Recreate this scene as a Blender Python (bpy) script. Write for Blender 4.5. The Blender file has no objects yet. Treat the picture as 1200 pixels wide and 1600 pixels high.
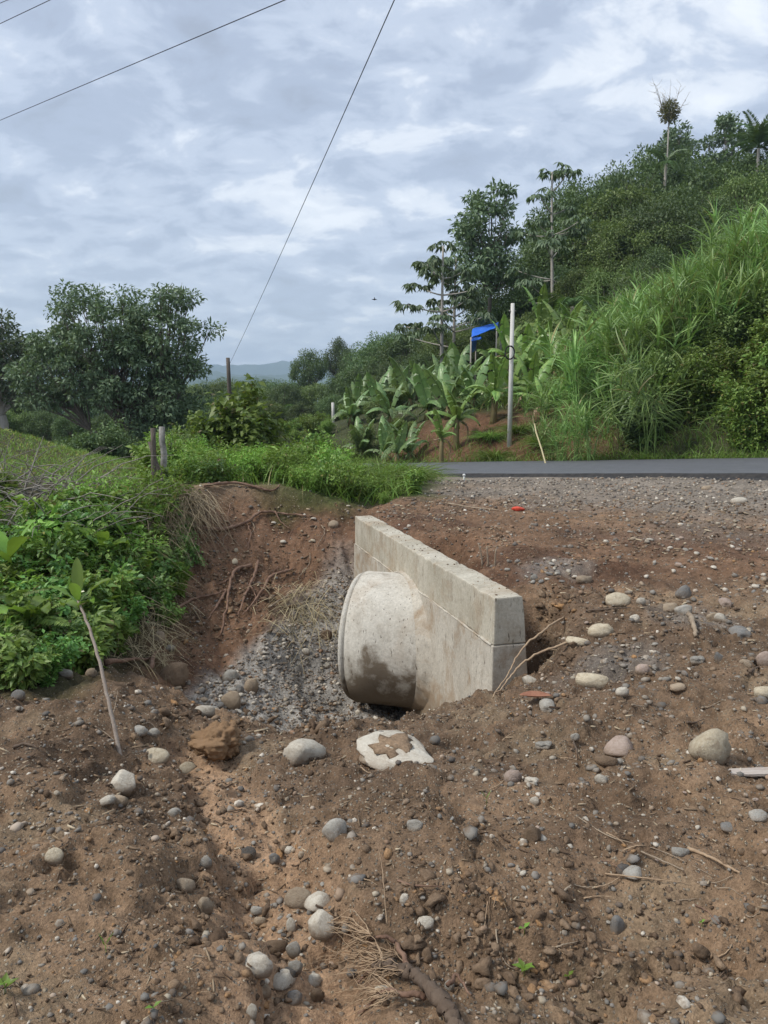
import bpy, math, random
import numpy as np
from mathutils import Vector, Matrix
from mathutils.geometry import delaunay_2d_cdt

R = math.radians
rng = np.random.default_rng(11)
random.seed(5)
scene = bpy.context.scene
C = scene.collection

# ------------------------------------------------------------------ camera
F_PX, W_PX, H_PX = 1160.0, 1200.0, 1600.0      # focal length in pixels of the 1200x1600 photograph
PITCH = R(7.86)
CAM_Z = 1.6
cam_d = bpy.data.cameras.new('camera')
cam = bpy.data.objects.new('camera', cam_d)
C.objects.link(cam)
cam.location = (0, 0, CAM_Z)
cam.rotation_euler = (R(90) - PITCH, 0, 0)
cam_d.sensor_fit = 'VERTICAL'
cam_d.sensor_height = 36.0
cam_d.lens = 36.0 * F_PX / H_PX
cam_d.clip_start = 0.05
cam_d.clip_end = 12000
scene.camera = cam

# ------------------------------------------------------------------ light
SUN_EL, SUN_AZ = 50.0, -106.0                     # azimuth from +y towards +x (the light comes from the left)
world = bpy.data.worlds.new('World')
scene.world = world
world.use_nodes = True
wn, wl = world.node_tree.nodes, world.node_tree.links
wn.clear()


def wnode(t, **kw):
    n = wn.new(t)
    for k, v in kw.items():
        setattr(n, k, v)
    return n


sky = wnode('ShaderNodeTexSky', sky_type='NISHITA', sun_disc=False)
sky.sun_elevation = R(SUN_EL)
sky.sun_rotation = R(SUN_AZ)
sky.air_density = 1.2
sky.dust_density = 2.0
bg_sky = wnode('ShaderNodeBackground')
bg_sky.inputs['Strength'].default_value = 0.10
wl.new(sky.outputs[0], bg_sky.inputs['Color'])
tc = wnode('ShaderNodeTexCoord')
sep = wnode('ShaderNodeSeparateXYZ')
wl.new(tc.outputs['Generated'], sep.inputs[0])


def wmath(op, a, b=None, clamp=False):
    n = wnode('ShaderNodeMath', operation=op, use_clamp=clamp)
    for i, v in enumerate((a, b)):
        if v is None:
            continue
        if isinstance(v, (int, float)):
            n.inputs[i].default_value = v
        else:
            wl.new(v, n.inputs[i])
    return n.outputs[0]


zc = wmath('MAXIMUM', sep.outputs['Z'], 0.0)
den = wmath('ADD', zc, 0.30)
cx = wmath('DIVIDE', sep.outputs['X'], den)
cy = wmath('DIVIDE', sep.outputs['Y'], den)
comb = wnode('ShaderNodeCombineXYZ')
wl.new(cx, comb.inputs[0])
wl.new(cy, comb.inputs[1])


def wnoise(scale, detail, rough, dist, off):
    m = wnode('ShaderNodeMapping')
    m.inputs['Location'].default_value = off
    m.inputs['Rotation'].default_value = (0, 0, R(24))
    m.inputs['Scale'].default_value = (1.0, 1.25, 1)
    wl.new(comb.outputs[0], m.inputs[0])
    n = wnode('ShaderNodeTexNoise')
    n.inputs['Scale'].default_value = scale
    n.inputs['Detail'].default_value = detail
    n.inputs['Roughness'].default_value = rough
    n.inputs['Distortion'].default_value = dist
    wl.new(m.outputs[0], n.inputs['Vector'])
    return n.outputs['Fac']


n1 = wnoise(1.5, 3, 0.5, 0.3, (3.1, 1.7, 0))
n2 = wnoise(6.0, 10, 0.60, 0.30, (7.3, 2.2, 4))
dens = wmath('ADD', wmath('MULTIPLY', n1, 0.42), wmath('MULTIPLY', n2, 0.58))
ramp = wnode('ShaderNodeValToRGB')
cr = ramp.color_ramp
cr.interpolation = 'EASE'
cr.elements[0].position = 0.36
cr.elements[0].color = (0.87, 0.90, 0.94, 1)
cr.elements[1].position = 0.66
cr.elements[1].color = (0.34, 0.38, 0.46, 1)
for p, c in ((0.42, (0.76, 0.80, 0.86, 1)), (0.49, (0.53, 0.59, 0.70, 1)), (0.57, (0.40, 0.455, 0.565, 1))):
    e = cr.elements.new(p)
    e.color = c
wl.new(dens, ramp.inputs[0])
# paler air towards the horizon, all the way round
hz = wmath('POWER', wmath('SUBTRACT', 1.0, wmath('MINIMUM', zc, 1.0)), 9.0)
mixh = wnode('ShaderNodeMixRGB')
mixh.inputs[2].default_value = (0.72, 0.78, 0.85, 1)
wl.new(wmath('MULTIPLY', hz, 0.55), mixh.inputs[0])
wl.new(ramp.outputs[0], mixh.inputs[1])
bg_cl = wnode('ShaderNodeBackground')
bg_cl.inputs['Strength'].default_value = 0.56
wl.new(mixh.outputs[0], bg_cl.inputs['Color'])
mixs = wnode('ShaderNodeMixShader')
mixs.inputs[0].default_value = 0.88
wl.new(bg_sky.outputs[0], mixs.inputs[1])
wl.new(bg_cl.outputs[0], mixs.inputs[2])
wout = wnode('ShaderNodeOutputWorld')
wl.new(mixs.outputs[0], wout.inputs['Surface'])

sun_d = bpy.data.lights.new('sun', 'SUN')
sun_d.energy = 1.5
sun_d.angle = R(11)
sun_d.color = (1.0, 0.96, 0.9)
sun = bpy.data.objects.new('sun', sun_d)
C.objects.link(sun)
sd = Vector((math.sin(R(SUN_AZ)) * math.cos(R(SUN_EL)), math.cos(R(SUN_AZ)) * math.cos(R(SUN_EL)), math.sin(R(SUN_EL))))
sun.rotation_euler = (-sd).to_track_quat('-Z', 'Y').to_euler()

scene.view_settings.view_transform = 'Standard'
scene.view_settings.look = 'None'
scene.view_settings.gamma = 1.0
scene.view_settings.exposure = 1.2
scene.cycles.max_bounces = 6
scene.cycles.diffuse_bounces = 3
scene.cycles.glossy_bounces = 2
scene.cycles.transmission_bounces = 3
scene.cycles.volume_bounces = 0
scene.cycles.transparent_max_bounces = 4

# ------------------------------------------------------------------ helpers: photo pixel -> place
SP, CP = math.sin(PITCH), math.cos(PITCH)


def ray(px, row):
    u, v = (px - 600) / F_PX, (row - 800) / F_PX
    return np.array((u, CP - v * SP, -SP - v * CP))


def at(px, row, d):
    r = ray(px, row)
    return np.array((0, 0, CAM_Z)) + r * (d / r[1])


def pz(px, row, z):
    r = ray(px, row)
    return np.array((0, 0, CAM_Z)) + r * ((z - CAM_Z) / r[2])


# ------------------------------------------------------------------ numpy noise
def _h(ix, iy, seed):
    n = (ix.astype(np.int64) * 374761393 + iy.astype(np.int64) * 668265263 + seed * 1274126177) & 0xffffffff
    n = ((n ^ (n >> 13)) * 1274126177) & 0xffffffff
    return ((n ^ (n >> 16)) & 0xffff) / 65535.0


def vn(x, y, seed=0):
    ix, iy = np.floor(x), np.floor(y)
    fx, fy = x - ix, y - iy
    fx, fy = fx * fx * (3 - 2 * fx), fy * fy * (3 - 2 * fy)
    a, b = _h(ix, iy, seed), _h(ix + 1, iy, seed)
    c, d = _h(ix, iy + 1, seed), _h(ix + 1, iy + 1, seed)
    return (a * (1 - fx) + b * fx) * (1 - fy) + (c * (1 - fx) + d * fx) * fy


def fbm(x, y, seed=0, octv=4, gain=0.5):
    s, a, t = 0.0, 1.0, 0.0
    for o in range(octv):
        s = s + a * vn(x * 2 ** o + 17.3 * o, y * 2 ** o - 9.1 * o, seed + o)
        t += a
        a *= gain
    return s / t


def sstep(a, b, x):
    t = np.clip((x - a) / (b - a), 0, 1)
    return t * t * (3 - 2 * t)


# ------------------------------------------------------------------ terrain: the wide country
ROAD_A = np.array((6.98, 13.5))
ROAD_S = np.array((-0.746, 0.666))
ROAD_N = np.array((0.666, 0.746))
ROAD_W = 6.0


def road_uv(x, y):
    dx, dy = x - ROAD_A[0], y - ROAD_A[1]
    return dx * ROAD_N[0] + dy * ROAD_N[1], dx * ROAD_S[0] + dy * ROAD_S[1]


def zroad(s):
    s = np.asarray(s, float)
    return 0.41 - 0.058 * np.where(s > 40, 40 + 20 * (1 - np.exp(-np.maximum(s - 40, 0) / 20)), np.maximum(s, -30))


def h_far(x, y):
    x, y = np.asarray(x, float), np.asarray(y, float)
    u, s = road_uv(x, y)
    zr = zroad(s)
    uu = np.clip(u - ROAD_W - 0.8, 0, 85)
    w = 1 - 0.80 * sstep(4, 44, s) - 0.2 * sstep(50, 95, s)
    k0 = 4.8 - 3.1 * sstep(4, 9, s)
    hill = (k0 * (1 - np.exp(-uu / np.where(s > 6, 3.0, 5.0))) + 0.245 * uu) * w
    hill = hill + uu * 0.02 * (fbm(x / 9, y / 9, 3) - 0.5) * 4
    yy = np.maximum(y, 0)
    zl = 0.35 - 0.035 * np.clip(yy - 12, 0, 130) - 0.012 * np.clip(yy - 142, 0, 400)
    zl = zl + 1.75 * np.exp(-(((x + 15) / 9.0) ** 2 + ((y - 30) / 10.0) ** 2))
    zl = zl + 0.25 * (fbm(x / 6, y / 6, 8) - 0.5) * sstep(11, 18, y)
    a = sstep(-6, 0, u)
    z = zl * (1 - a) + (zr - 0.03) * a
    z = np.where(u > ROAD_W, zr - 0.03 + hill, z)
    far = sstep(180, 420, np.hypot(x, y))
    return z * (1 - far) + (-11.0) * far


# ------------------------------------------------------------------ terrain: the surveyed near ground
WNF = at(770, 935, 5.9)                        # top corners of the concrete headwall
ZT = WNF[2]
WFF = pz(553, 806.5, ZT)
wd = (WFF - WNF)
wd[2] = 0
WLEN = np.linalg.norm(wd)
wd = wd / WLEN                                 # along the wall, away from us
wr = np.array((wd[1], -wd[0], 0))              # across the wall, to the right (behind it)
WT = 0.27


def wpt(a, b, z):
    p = WNF + wd * a + wr * b
    return np.array((p[0], p[1], z))


T = []
for x in (-8, -5, -3, -1.5, 0, 1.5, 3, 5, 9):
    T.append((x, -0.5, 0.02))
    T.append((x, 0.9, 0.0))
T += [pz(*a) for a in (
    (-150, 1600, .03), (0, 1600, .02), (200, 1600, .02), (340, 1600, 0.0), (395, 1600, -.16), (500, 1600, -.17), (640, 1600, -.09), (800, 1600, -.08), (960, 1600, -.15), (1200, 1600, -.06), (1400, 1600, -.03),
    (-150, 1450, -.01), (0, 1450, -.02), (200, 1450, -.03), (330, 1450, -.03), (385, 1450, -.21), (520, 1450, -.19), (610, 1450, -.10), (750, 1465, -.13), (745, 1410, -.05), (900, 1500, -.2), (980, 1500, -.2), (880, 1415, -.04), (1200, 1490, -.1), (1200, 1400, -.02), (1380, 1430, 0),
    (-150, 1300, -.05), (0, 1300, -.06), (180, 1300, -.07), (268, 1290, -.09), (308, 1300, -.25), (420, 1310, -.25), (520, 1310, -.15), (700, 1300, -.08), (900, 1300, -.05), (1200, 1300, -.03), (1380, 1300, 0),
    (-150, 1200, -.1), (0, 1200, -.14), (170, 1205, -.19), (250, 1200, -.29), (370, 1200, -.31), (455, 1200, -.25), (620, 1200, -.24), (800, 1190, -.16), (1000, 1180, -.1), (1200, 1180, -.05), (1380, 1180, -.02),
    (-150, 1150, -.18), (60, 1155, -.25), (150, 1160, -.29), (230, 1152, -.38), (290, 1150, -.44),
    (-150, 1100, -.1), (0, 1098, -.12), (60, 1095, -.12), (150, 1090, -.17), (230, 1095, -.26), (285, 1110, -.36),
    (1000, 1060, -.12), (1200, 1050, -.03), (1400, 1050, 0), (925, 1030, -.2), (1000, 960, 0), (1200, 950, .02), (1400, 950, .05), (940, 915, .02), (1100, 880, .06), (900, 850, .08), (1000, 800, .2), (1200, 790, .25), (1400, 800, .25), (700, 800, .12), (620, 785, .12), (840, 820, .12), (760, 860, .08), (850, 890, .05),
)]
T += [at(*a) for a in (
    (430, 1132, 4.6), (350, 1140, 4.55), (500, 1126, 4.65), (560, 1119, 4.7), (640, 1112, 4.8), (700, 1100, 4.9), (760, 1086, 5.1), (850, 1058, 5.3),
    # brown bank, from its crest down to the gully
    (300, 765, 11.3), (340, 758, 11.8), (430, 757, 12.0), (520, 782, 12.0), (565, 800, 11.9),
    (312, 797, 11.1), (345, 802, 11.5), (400, 797, 11.75), (440, 795, 11.85),
    (300, 850, 10.7), (300, 930, 9.7), (300, 1000, 8.9), (290, 1080, 7.6), (275, 1112, 6.9),
    (400, 830, 11.3), (400, 900, 10.3), (400, 980, 9.2), (400, 1060, 8.2), (400, 1122, 7.4),
    (470, 840, 11.3), (470, 920, 10.2), (470, 1000, 9.1), (460, 1080, 8.2), (450, 1135, 7.4),
    (540, 850, 11.3), (541, 915, 10.5), (515, 985, 9.4), (512, 1060, 8.5), (520, 1120, 7.7),
    # overgrown face on the left
    (235, 775, 10.9), (200, 800, 10.5), (200, 900, 9.2), (200, 1000, 7.8), (200, 1060, 6.4),
    (60, 770, 11.0), (60, 850, 9.0), (60, 950, 7.3), (60, 1030, 6.0), (60, 1087, 5.0),
    (-150, 770, 11.0), (-150, 850, 9.0), (-150, 950, 7.3), (-150, 1060, 5.4),
    # washed-out hole at the near end of the wall
    (763, 1092, 5.72), (835, 1062, 5.8), (848, 1020, 6.1), (842, 975, 6.5), (860, 1000, 5.95), (880, 1010, 5.65), (897, 985, 5.75), (885, 935, 6.35), (868, 918, 6.62), (832, 926, 6.55),
)]
for a, z in ((0.15, -.85), (1.0, -1.35), (1.8, -1.85), (2.7, -1.9), (3.4, -1.6), (4.3, -1.1), (WLEN + .02, -1.0)):
    T.append(wpt(a, 0.06, z))
    if a > .9:
        T.append(wpt(a, -0.9, min(z - .1, -1.75) if a < 3.5 else z - .1))
for a in (0.75, 1.3, 2.2, 3.2, 4.2, WLEN + .1):
    T.append(wpt(a, WT + (0.05 if a > 1 else 0.12), ZT - .035 if a > 1 else ZT - .1))
    T.append(wpt(a, WT + 0.7, ZT + .0))
T.append(wpt(0.1, WT + .06, -.6))
T.append(wpt(0.45, WT + .12, -.3))
for x in (-9, -6, -3.5, -1.5, 0.5, 2.5):
    T.append((x, 14.6, float(h_far(x, 14.6))))
for s in (-8, -4, 0, 4, 8, 11):
    p = ROAD_A + ROAD_S * s - ROAD_N * 0.35
    T.append((p[0], p[1], float(zroad(s)) - .06))
    p = ROAD_A + ROAD_S * s - ROAD_N * 1.6
    T.append((p[0], p[1], float(zroad(s)) - .16))
    p = ROAD_A + ROAD_S * s + ROAD_N * 0.6
    T.append((p[0], p[1], float(zroad(s)) - .05))
    p = ROAD_A + ROAD_S * s + ROAD_N * 3
    T.append((p[0], p[1], float(zroad(s)) - .05))
for y in (2, 4, 6, 8, 10, 12):
    T.append((-9, y, 0.1 if y < 5 else (0.02 * y)))
    T.append((10, y, 0.02 * y))
T = np.array(T, float)
out = delaunay_2d_cdt([Vector((a, b)) for a, b, c in T], [], [], 0, 1e-4)
vs2 = np.array([(v.x, v.y) for v in out[0]])
zz = np.array([np.mean([T[j][2] for j in o]) if len(o) else 0 for o in out[3]])
GX0, GY0, GS = -9.0, -0.5, 0.025
gx = np.arange(GX0, 10.0, GS)
gy = np.arange(GY0, 15.5, GS)
TIN = np.full((len(gy), len(gx)), np.nan)
for f in out[2]:
    p = vs2[list(f)]
    z = zz[list(f)]
    i0, i1 = np.searchsorted(gx, p[:, 0].min()), np.searchsorted(gx, p[:, 0].max())
    j0, j1 = np.searchsorted(gy, p[:, 1].min()), np.searchsorted(gy, p[:, 1].max())
    if i1 <= i0 or j1 <= j0:
        continue
    X, Y = np.meshgrid(gx[i0:i1], gy[j0:j1])
    d = (p[1, 1] - p[2, 1]) * (p[0, 0] - p[2, 0]) + (p[2, 0] - p[1, 0]) * (p[0, 1] - p[2, 1])
    if abs(d) < 1e-9:
        continue
    a = ((p[1, 1] - p[2, 1]) * (X - p[2, 0]) + (p[2, 0] - p[1, 0]) * (Y - p[2, 1])) / d
    b = ((p[2, 1] - p[0, 1]) * (X - p[2, 0]) + (p[0, 0] - p[2, 0]) * (Y - p[2, 1])) / d
    c = 1 - a - b
    m = (a >= -1e-6) & (b >= -1e-6) & (c >= -1e-6)
    sub = TIN[j0:j1, i0:i1]
    sub[m] = (a * z[0] + b * z[1] + c * z[2])[m]
GXX, GYY = np.meshgrid(gx, gy)
bad = np.isnan(TIN)
TIN[bad] = h_far(GXX[bad], GYY[bad])

for (px, row, dd, rx_, ry_, dp) in ((850, 985, 6.2, .15, .30, .38), (238, 1125, 4.75, .30, .22, .20), (300, 1128, 5.0, .25, .25, .15), (960, 1500, 2.0, .16, .10, .05)):
    q = at(px, row, dd)
    TIN -= dp * np.exp(-(((GXX - q[0]) / rx_) ** 2 + ((GYY - q[1]) / ry_) ** 2) ** 1.5)


def blur(a, n):
    for _ in range(n):
        p = np.pad(a, 1, mode='edge')
        a = (p[:-2, 1:-1] + p[2:, 1:-1] + 2 * a) / 4
        p = np.pad(a, 1, mode='edge')
        a = (p[1:-1, :-2] + p[1:-1, 2:] + 2 * a) / 4
    return a


soft = blur(TIN, 60)
fine = blur(TIN, 5)
wa, wb = GXX - WNF[0], GYY - WNF[1]
nearwall = np.exp(-((np.abs(wa * wr[0] + wb * wr[1]) / .5) ** 2)) * ((wa * wd[0] + wb * wd[1]) > -.5) * ((wa * wd[0] + wb * wd[1]) < WLEN + .5)
frontk = sstep(4.9, 3.9, GYY)
hc_ = at(855, 990, 6.0)
hole = np.exp(-((GXX - hc_[0]) ** 2 + (GYY - hc_[1]) ** 2) / .55 ** 2)
k = np.clip(nearwall + .75 * frontk + 1.5 * hole + .6 * sstep(5.2, 4.4, GYY) + .7 * sstep(10.6, 11.2, GYY), 0, 1)
TIN = fine * k + soft * (1 - k)


def h_base(x, y):
    x, y = np.atleast_1d(np.asarray(x, float)), np.atleast_1d(np.asarray(y, float))
    x, y = np.broadcast_arrays(x, y)
    fx = np.clip((x - GX0) / GS, 0, len(gx) - 1.001)
    fy = np.clip((y - GY0) / GS, 0, len(gy) - 1.001)
    i, j = fx.astype(int), fy.astype(int)
    fx, fy = fx - i, fy - j
    near = (TIN[j, i] * (1 - fx) + TIN[j, i + 1] * fx) * (1 - fy) + (TIN[j + 1, i] * (1 - fx) + TIN[j + 1, i + 1] * fx) * fy
    w = sstep(-8.5, -6.5, x) * (1 - sstep(7.5, 9.5, x)) * sstep(-.4, .6, y) * (1 - sstep(13.0, 14.8, y))
    z = np.array(near, float)
    m = w < 1
    if np.any(m):
        z[m] = near[m] * w[m] + h_far(x[m], y[m]) * (1 - w[m])
    return z


def hb_(x, y):
    return h_base(x, y)[0]


def face_mask(x, y):
    """1 on the brown bank and the gully sides"""
    z = h_base(x, y)
    return sstep(-.25, -.6, z) * sstep(4.2, 5.4, y)


CHAN = np.array([pz(300, 1150, -.42)[:2], pz(318, 1190, -.33)[:2], pz(350, 1240, -.28)[:2], pz(370, 1300, -.25)[:2], pz(415, 1380, -.22)[:2], pz(455, 1450, -.2)[:2], pz(465, 1600, -.16)[:2], np.array((-.25, .9))])
SCARP = np.array([pz(600, 1400, -.08)[:2], pz(700, 1392, -.06)[:2], pz(790, 1408, -.06)[:2], pz(860, 1440, -.08)[:2], pz(930, 1455, -.1)[:2], pz(1040, 1440, -.08)[:2], pz(1230, 1470, -.06)[:2]])


def line_dist(x, y, L):
    dm = np.full(np.shape(x), 9.0)
    sg = np.zeros(np.shape(x))
    for a, bb in zip(L[:-1], L[1:]):
        ab = bb - a
        t = np.clip(((x - a[0]) * ab[0] + (y - a[1]) * ab[1]) / (ab @ ab), 0, 1)
        d = np.hypot(x - a[0] - t * ab[0], y - a[1] - t * ab[1])
        cr_ = (x - a[0]) * ab[1] - (y - a[1]) * ab[0]
        sg = np.where(d < dm, cr_, sg)
        dm = np.minimum(dm, d)
    return dm, np.sign(sg)


def carve(x, y):
    """the wash with its crumbling left bank, and the small scarp at the right"""
    wx = (fbm(x * 4, y * 4, 501, 4, .6) - .5) * .22
    wy = (fbm(x * 4 + 9, y * 4, 502, 4, .6) - .5) * .22
    d, s = line_dist(x + wx, y + wy, CHAN)
    d = d * np.where(s > 0, 1.0, .8)
    z = -.11 * sstep(.24, .13, np.where(s > 0, d * 1.25, d)) * sstep(4.6, 4.0, y)
    d, s = line_dist(x + wx * 1.2, y + wy * 1.2, SCARP)
    low = np.where(s > 0, sstep(0, .045, d), 0.0)
    z = z - .075 * low * sstep(.55, .12, d) * sstep(2.9, 2.6, y)
    l1 = fbm(x * 1.9, y * 1.9, 511, 4, .55)
    l2 = fbm(x * 4.3 + 3, y * 4.3, 521, 4, .55)
    near = sstep(9, 5, y)
    z = z + near * (.045 * sstep(.485, .515, l1) + .028 * sstep(.56, .585, l1) + .024 * sstep(.50, .525, l2) - .055)
    return z


def height(x, y):
    x, y = np.asarray(x, float), np.asarray(y, float)
    z = h_base(x, y)
    u, s = road_uv(x, y)
    r = np.hypot(x, y)
    keep = 1 - sstep(-.8, -.2, u) * sstep(30, 20, r)
    keep = np.where(r > 40, 0, keep)
    a = fbm(x * 2.6, y * 2.6, 21, 4, .55) - .5
    b = fbm(x * 11, y * 11, 31, 3, .55) - .5
    c = np.abs(fbm(x * 34, y * 34, 41, 2, .6) - .5)
    flat = sstep(11, 6, y)
    fm = face_mask(x, y)
    d = fbm(x * 5 + y * 1.5, y * 1.4 - x * .5, 51, 4, .6) - .5
    z = z + keep * (a * (.125 + .06 * fm) + b * (.052 + .03 * fm) + (c - .1) * .040 * flat + d * .16 * fm)
    m_ = (r < 14) & (y > 0)
    if np.any(m_):
        z = np.array(z)
        z[m_] += (carve(x[m_], y[m_]) * keep[m_])
    return z


def hz1(x, y):
    return float(height(np.array([x]), np.array([y]))[0])


def hit(px, row, dmin=1.2, dmax=60):
    r = ray(px, row)
    ds = np.concatenate((np.arange(dmin, 14, .04), np.arange(14, dmax, .25)))
    for _ in range(2):
        x, y, z = r[0] * ds / r[1], ds, CAM_Z + r[2] * ds / r[1]
        h = (h_base if _ == 0 else height)(x, y)
        i = int(np.argmax(z < h))
        if z[i] >= h[i]:
            i = len(ds) - 1
        if _ == 0:
            m_ = .12 + .05 * ds[i]
            ds = np.linspace(max(ds[i] - m_, dmin), ds[i] + m_, 36)
    return np.array((x[i], y[i], h[i]))


# ------------------------------------------------------------------ materials
MATS = {}


def newmat(name):
    m = bpy.data.materials.new(name)
    m.use_nodes = True
    nt = m.node_tree
    nt.nodes.clear()
    o = nt.nodes.new('ShaderNodeOutputMaterial')
    MATS[name] = m
    return m, nt, o


class NB:
    """tiny node builder"""

    def __init__(s, nt):
        s.nt = nt

    def n(s, t, ins=None, **kw):
        n = s.nt.nodes.new(t)
        for k, v in kw.items():
            setattr(n, k, v)
        for k, v in (ins or {}).items():
            s.set(n, k, v)
        return n

    def set(s, n, k, v):
        i = n.inputs[k]
        if isinstance(v, bpy.types.NodeSocket):
            s.nt.links.new(v, i)
        else:
            i.default_value = v

    def noise(s, vec, scale, detail=4, rough=.55, dist=0.0):
        n = s.n('ShaderNodeTexNoise', {'Scale': scale, 'Detail': detail, 'Roughness': rough, 'Distortion': dist})
        if vec is not None:
            s.set(n, 'Vector', vec)
        return n.outputs['Fac']

    def ramp(s, fac, stops):
        n = s.n('ShaderNodeValToRGB')
        e = n.color_ramp.elements
        e[0].position, e[0].color = stops[0][0], col4(stops[0][1])
        e[1].position, e[1].color = stops[-1][0], col4(stops[-1][1])
        for p, c in stops[1:-1]:
            q = e.new(p)
            q.color = col4(c)
        s.set(n, 0, fac)
        return n.outputs[0]

    def mix(s, fac, a, b, mode='MIX'):
        n = s.n('ShaderNodeMixRGB', blend_type=mode)
        s.set(n, 0, fac)
        for i, v in ((1, a), (2, b)):
            s.set(n, i, v if isinstance(v, bpy.types.NodeSocket) else col4(v))
        return n.outputs[0]

    def math(s, op, a, b=None, clamp=False):
        n = s.n('ShaderNodeMath', operation=op, use_clamp=clamp)
        s.set(n, 0, a)
        if b is not None:
            s.set(n, 1, b)
        return n.outputs[0]

    def mapping(s, vec, scale=(1, 1, 1), loc=(0, 0, 0)):
        n = s.n('ShaderNodeMapping', {'Scale': scale, 'Location': loc})
        s.set(n, 0, vec)
        return n.outputs[0]

    def bump(s, h, strength=.5, dist=.02, normal=None):
        n = s.n('ShaderNodeBump', {'Strength': strength, 'Distance': dist})
        s.set(n, 'Height', h)
        if normal is not None:
            s.set(n, 'Normal', normal)
        return n.outputs[0]

    def bsdf(s, color, rough=.8, normal=None, spec=.3, out=None):
        n = s.n('ShaderNodeBsdfPrincipled')
        s.set(n, 'Base Color', color if isinstance(color, bpy.types.NodeSocket) else col4(color))
        s.set(n, 'Roughness', rough)
        s.set(n, 'Specular IOR Level', spec)
        if normal is not None:
            s.set(n, 'Normal', normal)
        if out is not None:
            s.nt.links.new(n.outputs[0], out.inputs[0])
        return n


def col4(c):
    if isinstance(c, (int, float)):
        return (c, c, c, 1)
    return tuple(c) if len(c) == 4 else (*c, 1)


def leaf_mat(name, ca, cb, dry=None, trans=.3, rough=.5, spec=.35):
    m, nt, o = newmat(name)
    b = NB(nt)
    rnd = b.n('ShaderNodeNewGeometry').outputs['Random Per Island']
    oi = b.n('ShaderNodeObjectInfo').outputs['Random']
    c = b.mix(rnd, ca, cb)
    if dry is not None:
        c = b.mix(b.math('GREATER_THAN', rnd, .955), c, dry)
    v = b.math('ADD', b.math('MULTIPLY', oi, .7), .68)
    hsv = b.n('ShaderNodeHueSaturation', {'Hue': b.math('ADD', b.math('MULTIPLY', oi, .03), .485), 'Value': v, 'Color': c})
    c = hsv.outputs[0]
    p = b.bsdf(c, rough, spec=spec)
    t = b.n('ShaderNodeBsdfTranslucent')
    b.set(t, 0, b.mix(.5, c, (.16, .24, .02), 'MIX'))
    mx = b.n('ShaderNodeMixShader', {0: trans})
    nt.links.new(p.outputs[0], mx.inputs[1])
    nt.links.new(t.outputs[0], mx.inputs[2])
    nt.links.new(mx.outputs[0], o.inputs[0])
    return m


def plain_mat(name, ca, cb, scale=6, rough=.8, bump=.4, bscale=30, spec=.25, stretch=None, dist=.01):
    m, nt, o = newmat(name)
    b = NB(nt)
    vec = b.n('ShaderNodeTexCoord').outputs['Object']
    if stretch:
        vec = b.mapping(vec, stretch)
    f = b.noise(vec, scale, 6, .6)
    c = b.mix(b.ramp(f, ((.3, 0), (.7, 1))), ca, cb)
    nrm = b.bump(b.noise(vec, bscale, 5, .6), bump, dist)
    b.bsdf(c, rough, nrm, spec, o)
    return m


# soil
m, nt, o = newmat('soil')
b = NB(nt)
tcn = b.n('ShaderNodeTexCoord').outputs['Object']
zone = b.n('ShaderNodeAttribute', attribute_name='zone').outputs['Color']
grit = b.n('ShaderNodeAttribute', attribute_name='grit').outputs['Fac']
big = b.noise(tcn, 1.7, 5, .6)
mid = b.noise(tcn, 14, 6, .65)
fin = b.noise(tcn, 95, 4, .7)
c = b.mix(1.0, zone, b.ramp(big, ((.28, .70), (.72, 1.28))), 'MULTIPLY')
c = b.mix(1.0, c, b.ramp(mid, ((.28, .55), (.50, 1.0), (.75, 1.40))), 'MULTIPLY')
c = b.mix(1.0, c, b.ramp(fin, ((.25, .55), (.5, 1.0), (.8, 1.55))), 'MULTIPLY')
# rusty orange patches
c = b.mix(b.math('MULTIPLY', b.ramp(b.noise(tcn, 3.3, 5, .65, .4), ((.66, 0), (.74, 1))), .45), c, (.26, .12, .04))
vor = b.n('ShaderNodeTexVoronoi', {'Scale': 75.0, 'Randomness': 1.0})
b.set(vor, 'Vector', tcn)
sepc = b.n('ShaderNodeSeparateColor')
b.set(sepc, 0, vor.outputs['Color'])
pick = b.math('GREATER_THAN', sepc.outputs[0], b.math('SUBTRACT', 1.0, b.math('MULTIPLY', grit, .6)))
inside = b.math('LESS_THAN', vor.outputs['Distance'], b.math('ADD', b.math('MULTIPLY', sepc.outputs[1], .35), .2))
spk = b.math('MULTIPLY', pick, inside)
spc = b.ramp(sepc.outputs[2], ((0, (.10, .09, .08)), (.35, (.25, .21, .165)), (.7, (.38, .32, .23)), (1, (.55, .49, .39))))
c = b.mix(b.math('MULTIPLY', spk, .8), c, spc)
h1 = b.math('ADD', b.math('MULTIPLY', mid, 1.0), b.math('MULTIPLY', fin, .35))
h2 = b.math('ADD', h1, b.math('MULTIPLY', spk, b.math('SUBTRACT', .4, vor.outputs['Distance'])))
b.bsdf(c, .93, b.bump(h2, 1.0, .03), .12, o)

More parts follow.
